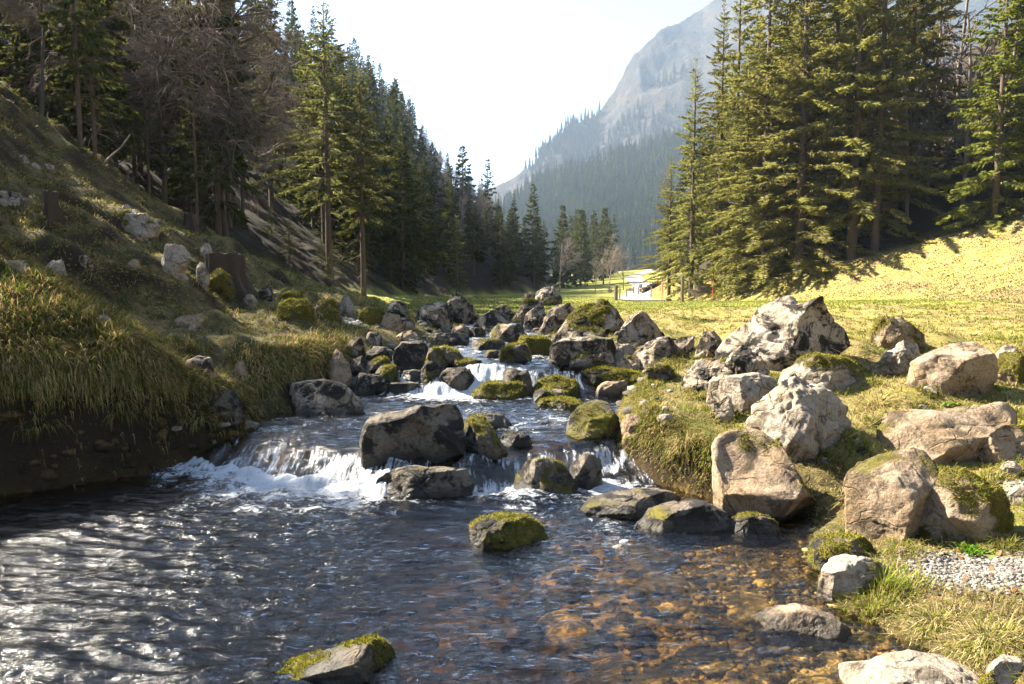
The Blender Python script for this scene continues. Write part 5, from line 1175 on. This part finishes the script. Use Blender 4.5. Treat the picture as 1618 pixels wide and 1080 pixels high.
for px in PXS:
    e = ray(px, sil(S1, px)+12); Yc = np.interp(px, [700, 850, 1000, 1500], [760, 800, 830, 830]); zc = CZ + e[2]/e[1]*Yc
    Yf = np.interp(px, [700, 850, 1000, 1500], [520, 470, 420, 380]); Ym = Yf + (Yc-Yf)*.5
    mid.append([(px-809)/F*Ym, Ym, 9+(zc-9)*.40]); crest.append([(px-809)/F*Yc, Yc, zc]); back.append([(px-809)/F*(Yc+80), Yc+80, zc-25])
HG = hill('hill', 'far hillside covered with spruce forest closing the valley', None, [foot, mid, crest, back], M['hillmat'], 61, (90, 10, 60, 7))
S2 = [(760, 330), (840, 275), (850, 252), (865, 226), (885, 205), (900, 194), (925, 184), (940, 184), (962, 160), (985, 118), (1010, 84), (1040, 58), (1060, 42), (1085, 25), (1110, 4), (1140, -25), (1200, -70), (1350, -120), (1500, -150), (1900, -150)]
PX2 = np.array([760, 820, 845, 860, 880, 900, 925, 945, 965, 985, 1010, 1040, 1070, 1100, 1140, 1200, 1350, 1500, 1750])
f2, m2, c2, b2 = [], [], [], []
for px in PX2:
    Yc = np.interp(px, [760, 850, 950, 1100, 1500], [1220, 1180, 1280, 1440, 1560]); e = ray(px, sil(S2, px)); zc = CZ + e[2]/e[1]*Yc
    f2.append([(px-809)/F*880, 880, 18.]); Ym = 880+(Yc-880)*.45; m2.append([(px-809)/F*Ym, Ym, 15+(zc-15)*.42])
    c2.append([(px-809)/F*Yc, Yc, zc]); b2.append([(px-809)/F*(Yc+250), Yc+250, zc-110])
MG = hill('mountain', 'steep grassy and rocky mountain ridge rising in the haze', None, [f2, m2, c2, b2], M['mountain'], 71, (110, 14, 140, 36))
# forest on the far hill: single trees low and near, the far wood above as one mass
vf = SP['far']
U, Vn = HG.shape[:2]
def hp(u, v):
    i, j = min(int(u), U-2), min(int(v), Vn-2); fu, fv = u-i, v-j
    return (HG[i, j]*(1-fu)+HG[i+1, j]*fu)*(1-fv) + (HG[i, j+1]*(1-fu)+HG[i+1, j+1]*fu)*fv
acc = []; tries = 0; grid = {}
while len(acc) < 3200 and tries < 140000:
    tries += 1
    u, v = rng.uniform(1, U*.70), rng.uniform(0, Vn-1.01); q = hp(u, v); px = 809+F*q[0]/q[1]
    if not 770 < px < 1130: continue
    bare = vnoise(np.array([q])/50., 5)[0] + max(0, (px-1000)/260)*(u/U) 
    if bare > .42 and rng.random() > .08: continue
    k = (int(q[0]/5), int(q[1]/5))
    near = [a for dx in (-1, 0, 1) for dy in (-1, 0, 1) for a in grid.get((k[0]+dx, k[1]+dy), [])]
    if any((q[0]-a[0])**2+(q[1]-a[1])**2 < 3.8**2 for a in near): continue
    grid.setdefault(k, []).append(q); acc.append(q)
acc.sort(key=lambda q: q[1])
NSOLO = 30
for q in acc[:NSOLO]:
    v = vf[rng.integers(3)]; H = rng.uniform(12, 18)
    plant(SPN, v, (q[0], q[1], q[2]-.4), rng.uniform(0, 6.28), (H/v[2]*1.15, H/v[2]), 'sunlit hazy spruce at the foot of the far wooded hill', 'tree', 'spruces at the foot of the far hill')
def low_tree(r_, H, Rr):
    """a far spruce of ragged hanging skirts"""
    V, T_ = [], []; n = 0
    for lay in range(12):
        u = lay/12; zt = H*(.1+.9*(u+.15)); zb = H*(.04+.9*u); rr = Rr*(1-u)**.9+.01; k = 12
        a = np.arange(k)*2*math.pi/k + r_.uniform(0, 1); rad = rr*np.where(np.arange(k) % 2, .55, 1.05)*r_.uniform(.75, 1.2, k)
        ring = np.stack([np.cos(a)*rad, np.sin(a)*rad, zb + r_.normal(0, H*.012, k)], 1); top = np.array([[0, 0, min(zt, H)]])
        V += [ring, top]; j = np.arange(k)
        T_.append(np.stack([j, (j+1) % k, np.full(k, k)], 1)+n); n += k+1
    return np.concatenate(V), np.concatenate(T_)
r_ = np.random.default_rng(5); pro = [low_tree(r_, 1, w_) for w_ in (.135, .12, .11, .15, .125, .115)]
def mass(name, label, pts, Hr):
    VV, TT, tn, n = [], [], [], 0
    for q in pts:
        V, T_ = pro[r_.integers(6)]; H = r_.uniform(*Hr); a = r_.uniform(0, 6.28); c, s = math.cos(a), math.sin(a)
        W = V*H*np.array([1.05, 1.05, 1]); VV.append(np.stack([W[:, 0]*c-W[:, 1]*s, W[:, 0]*s+W[:, 1]*c, W[:, 2]-.5], 1)+q)
        TT.append(T_+n); n += len(V); tn.append(np.full(len(V), r_.uniform(0, .6)))
    o = link(name, mesh_np(name, np.concatenate(VV), np.concatenate(TT), M['needlefar'], False, {'tint': np.concatenate(tn)}))
    tag(o, label, 'forest', kind='stuff')
mass('distant_forest', 'dense spruce forest on the far hillside', acc[NSOLO:], (12, 26))
# scattered trees on the mountain's lower slopes and its left shoulder
pts = []
U2, V2_ = MG.shape[:2]
for _ in range(5200):
    i, j = r_.integers(6, 62), r_.integers(0, V2_); q = MG[i, j] + np.array([r_.normal(0, 3), r_.normal(0, 3), 0]); px = 809+F*q[0]/q[1]
    if 830 < px < 1090 and (px < 945 and i < 61 or (vnoise(np.array([q])/90., 9)[0] > .12 and i < 46)) : pts.append(q)
mass('distant_forest', 'scattered far spruces on the lower mountain and its left shoulder', pts[:1100], (14, 24))
bp = []
while len(bp) < 260:
    u, v = rng.uniform(U*.3, U*.7), rng.uniform(0, Vn-1.01); q = hp(u, v); px = 809+F*q[0]/q[1]
    if 860 < px < 1120 and vnoise(np.array([q])/50., 5)[0] + max(0, (px-1000)/260)*(u/U) > .3: bp.append(q)
tb = MB()
for q in bp:
    H = rng.uniform(9, 14)
    for k in range(7):
        a = rng.uniform(0, 6.28); w_ = rng.uniform(.1, .36)*H
        tb.tube(np.array([[0, 0, -.3], [math.cos(a)*w_*.3, math.sin(a)*w_*.3, H*.5], [math.cos(a)*w_, math.sin(a)*w_, H*rng.uniform(.7, 1)]])+q, [.16, .12, .05], 3, False)
tag(link('distant_bare_woods', tb.me('distant_bare_woods', M['barkpale'])), 'pale leafless woods between the spruces on the far hill', 'woods', kind='stuff')

# ------------------------------------------------------------------ road, posts, poles, sign, walls, stumps
def strip(name, pts, width, mat, lift, n=160):
    pts = np.array(pts, float); s = np.concatenate([[0], np.cumsum(np.linalg.norm(np.diff(pts, axis=0), axis=1))])
    t = np.linspace(0, s[-1], n); fx_, fy_ = pchip(s, pts[:, 0])(t), pchip(s, pts[:, 1])(t)
    d = np.stack([np.gradient(fx_), np.gradient(fy_)], 1); d /= np.linalg.norm(d, axis=1)[:, None]
    k = 7; off = np.linspace(-width/2, width/2, k)
    X_ = fx_[:, None] - d[:, 1:2]*off; Y_ = fy_[:, None] + d[:, 0:1]*off
    Z_ = land(X_.ravel(), Y_.ravel(), True)[0].reshape(n, k); Z_ = np.maximum(Z_, Z_.mean(1, keepdims=True)) + lift
    gi_ = np.arange(n*k).reshape(n, k); Q_ = np.stack([gi_[:-1, :-1], gi_[1:, :-1], gi_[1:, 1:], gi_[:-1, 1:]], -1).reshape(-1, 4)
    return link(name, mesh_np(name, np.stack([X_.ravel(), Y_.ravel(), Z_.ravel()], 1), Q_, mat))
m, nt = mat_new('gravel_road'); b = NB(nt)
n_ = b.noise(b.pos(), 3, 5, .7); b.out(prin(b, b.mix(n_, (.20, .185, .155), (.29, .27, .24)), .9, b.bump(n_, .3, .03))); M['road'] = m
rp = []
for px, Y in [(1034, 52), (1020, 54), (1003, 62), (1006, 74), (1019, 88), (1016, 102), (1003, 118), (1000, 134), (1015, 158), (1045, 190), (1090, 230)]:
    rp.append(((px-809)/F*Y, Y))
tag(strip('road', rp, 3.1, M['road'], .07), 'pale gravel road curving up the valley behind the meadow', 'road', kind='structure')
def base(px, py, Y=None):
    q = hit(px, py, water=False) if Y is None else at_depth(px, py, Y); return np.array([q[0], q[1], land1(q[0], q[1])])
def pole(label, px, Y, h, r_=.035):
    q = base(px, 470, Y); e = bpy.data.objects.new('snow_pole', None); COL.objects.link(e); e.location = q
    tag(e, label, 'pole', 'red snow poles along the road'); lean = rng.normal(0, .02)*h
    link('shaft', MB().tube([[0, 0, -.2], [lean*.5, 0, h*.5], [lean, 0, h]], [r_, r_*.95, r_*.85], 8).me('shaft', M['red']), e)
    link('cap', MB().tube([[lean, 0, h-.01], [lean, 0, h+.05], [lean, 0, h+.09]], [r_*1.15, r_*1.15, r_*.6], 8).me('cap', M['stump']), e)
pole('red snow pole standing right of the bare rounded shrub', 1126, 50, 1.95)
pole('red snow pole nearest the road bend left of the wooden post', 1046, 53, 1.55)
pole('shorter red snow pole on the right road verge', 1029, 66, 1.0)
pole('small red snow pole beside the road sign', 1022, 80, 1.0)
pole('far red snow pole on the bank behind the road', 1037, 78, 1.1)
def post(label, px, py, Y, h, r_=.11, name='fence_post', group='wooden posts along the road', k=7):
    q = base(px, py, Y); mb = MB(); zz = np.linspace(-.25, h, 6)
    mb.tube(np.stack([rng.normal(0, .012, 6), rng.normal(0, .012, 6), zz], 1), r_*rng.uniform(.9, 1.08, 6), k)
    tag(link(name, mb.me(name, M['wood'], False), None, q), label, 'post', group)
post('grey wooden post standing alone left of the bare shrub', 1078, 477, 46, 1.72, .12)
post('dark thick wooden post left of the road', 973, 476, 56, 1.25, .16)
post('thin wooden post just right of the dark thick post', 979, 474, 60, 1.0, .06)
post('thin fence post next to the roadside wall', 990, 470, 68, .95, .06)
post('far fence post in front of the left roadside wall', 1001, 469, 76, .9, .07)
post('slim fence post close to the road sign', 1008.5, 468, 74, .9, .06)
# sign
q = base(1012, 470, 72); e = bpy.data.objects.new('road_sign', None); COL.objects.link(e); e.location = q; e.rotation_euler = (0, 0, R(-8))
tag(e, 'blue and orange road sign on a steel post beside the road', 'sign')
link('post', MB().tube([[0, 0, -.2], [0, 0, .8], [0, 0, 1.25]], .025, 8).me('post', M['steel']), e)
bp_ = link('blue_panel', MB().box((0, -.05, 1.06), (.30, .03, .30)).me('blue_panel', M['blue'], False), e)
link('symbol', MB().box((-.04, -.068, 1.09), (.075, .008, .10)).box((.045, -.068, 1.05), (.05, .008, .12)).me('symbol', M['white'], False), bp_)
op = link('orange_panel', MB().box((0, -.05, .62), (.27, .03, .34)).me('orange_panel', M['orange'], False), e)
link('stripe', MB().box((0, -.068, .62), (.22, .008, .035)).box((0, -.068, .72), (.22, .008, .03)).me('stripe', M['signred'], False), op)
def wall(label, pts, h, w_):
    V = MB(); n = 0
    for (a, b_) in zip(pts[:-1], pts[1:]):
        a, b_ = np.array(a), np.array(b_); L = np.linalg.norm(b_-a); m_ = int(L/.55)
        for i in range(m_):
            for r_ in range(3):
                c = a+(b_-a)*(i+.5+.25*(r_ % 2))/m_; z = land1(c[0], c[1]); V.box((c[0]-pts[0][0], c[1]-pts[0][1], z+h*(r_+.42)/3), (L/m_*.97, w_*rng.uniform(.85, 1.1), h/3*.98), math.atan2(b_[1]-a[1], b_[0]-a[0]), .02)
    o = link('stone_wall', V.me('stone_wall', m_flat('wall_stone', (.085, .075, .055), .95, .45, 2), False), None, (pts[0][0], pts[0][1], 0)); tag(o, label, 'wall')
T('bush', 0, 'bare_bush', 964, 470, 1.3, 'dark low scrub heap left of the thick wooden post', 'shrub', Y=88)
T('bush', 0, 'bare_bush', 995, 470, 1.4, 'low bare scrub between fence posts at the road verge', 'shrub', Y=82)
wall('dark low stone wall on the right verge of the road', [((1016-809)/F*76, 76), ((1040-809)/F*79, 79)], .6, .45)
# stumps
def stump(label, px, py, r_, h, seed):
    q = base(px, py); rr = np.random.default_rng(seed); mb = MB(); k = 28
    th = np.arange(k)*2*math.pi/k; fl = 1+.16*np.cos(th*5+seed)+.08*np.cos(th*9)+rr.normal(0, .03, k)
    zz = [-.3, .02, .18*h, .5*h, .8*h, .97*h, h]; rs = [1.55, 1.42, 1.16, 1.03, 1.0, 1.0, .97]; V = []
    for z, s in zip(zz, rs):
        a = 1+(fl-1)*(1.7 if z < .3*h else .8); V.append(np.stack([np.cos(th)*r_*s*a, np.sin(th)*r_*s*a, np.full(k, z) + (rr.normal(0, .018, k) if z == h else 0)], 1))
    V = np.concatenate(V); i = np.arange(len(zz)-1)[:, None]*k; j = np.arange(k)[None]; j2 = (j+1) % k
    Q_ = np.stack([i+j, i+j2, i+k+j2, i+k+j], -1).reshape(-1, 4)
    e = bpy.data.objects.new('tree_stump', None); COL.objects.link(e); e.location = q; tag(e, label, 'tree stump')
    link('bark', mesh_np('bark', V, Q_, M['stump'], True), e)
    top = np.concatenate([V[-k:]+np.array([0, 0, -.004]), [[0, 0, h+.01]]]); jj = np.arange(k)
    link('cut_face', mesh_np('cut_face', top, np.stack([jj, (jj+1) % k, np.full(k, k)], 1), M['wood'], True), e)
stump('large dark brown cut tree stump among rocks on the left bank', 357, 466, .37, .88, 3)
stump('small weathered stump on the upper left slope by the rugged grey rock', 82, 344, .10, .42, 6)
stump('short rotten stump at the forest edge of the left slope', 300, 360, .15, .45, 9)

# ------------------------------------------------------------------ air, sky, sun, camera
m, nt = mat_new('valley_haze'); b = NB(nt)
b.out(None, b.n('ShaderNodeVolumePrincipled', i={'Color': (.52, .68, .90, 1), 'Density': .0002, 'Anisotropy': .15}).outputs[0])
hz = MB().box((200, 880, 355), (2600, 2100, 716)).me('haze', m, False)
tag(link('haze', hz), 'pale blue haze filling the valley air', 'haze', kind='stuff')
W = bpy.data.worlds.new('World'); SC.world = W; W.use_nodes = True; nt = W.node_tree; nt.nodes.clear(); b = NB(nt)
sky = b.n('ShaderNodeTexSky', sky_type='NISHITA', sun_disc=False, sun_elevation=SUN_EL, sun_rotation=SUN_AZ, altitude=700, air_density=1.0, dust_density=1.5, ozone_density=1.0)
bg = b.n('ShaderNodeBackground', i={'Color': sky.outputs[0], 'Strength': .05})
nt.links.new(bg.outputs[0], b.n('ShaderNodeOutputWorld').inputs[0])
L = bpy.data.lights.new('sun', 'SUN'); L.energy = 5; L.angle = R(.5); L.color = (1, .91, .76)
so = bpy.data.objects.new('sun', L); COL.objects.link(so); so.location = (-100, 100, 150)
sd = Vector((math.sin(SUN_AZ)*math.cos(SUN_EL), math.cos(SUN_AZ)*math.cos(SUN_EL), math.sin(SUN_EL)))
so.rotation_euler = sd.to_track_quat('Z', 'Y').to_euler()
cam = bpy.data.cameras.new('camera'); cam.lens = 24; cam.sensor_width = 36; cam.clip_end = 5000; cam.clip_start = .1
co = bpy.data.objects.new('camera', cam); COL.objects.link(co); co.location = (0, 0, CZ); co.rotation_euler = (R(90)+PITCH, 0, 0)
SC.camera = co
SC.view_settings.view_transform = 'Standard'; SC.view_settings.look = 'None'; SC.view_settings.exposure = 2.75; SC.view_settings.gamma = 1
cy = SC.cycles
cy.use_denoising = True; cy.max_bounces = 5; cy.diffuse_bounces = 1; cy.glossy_bounces = 2; cy.transmission_bounces = 2; cy.transparent_max_bounces = 8; cy.volume_bounces = 0
cy.sample_clamp_indirect = 4; cy.sample_clamp_direct = 20; cy.caustics_reflective = False; cy.caustics_refractive = False
cy.use_adaptive_sampling = True; cy.adaptive_threshold = .02
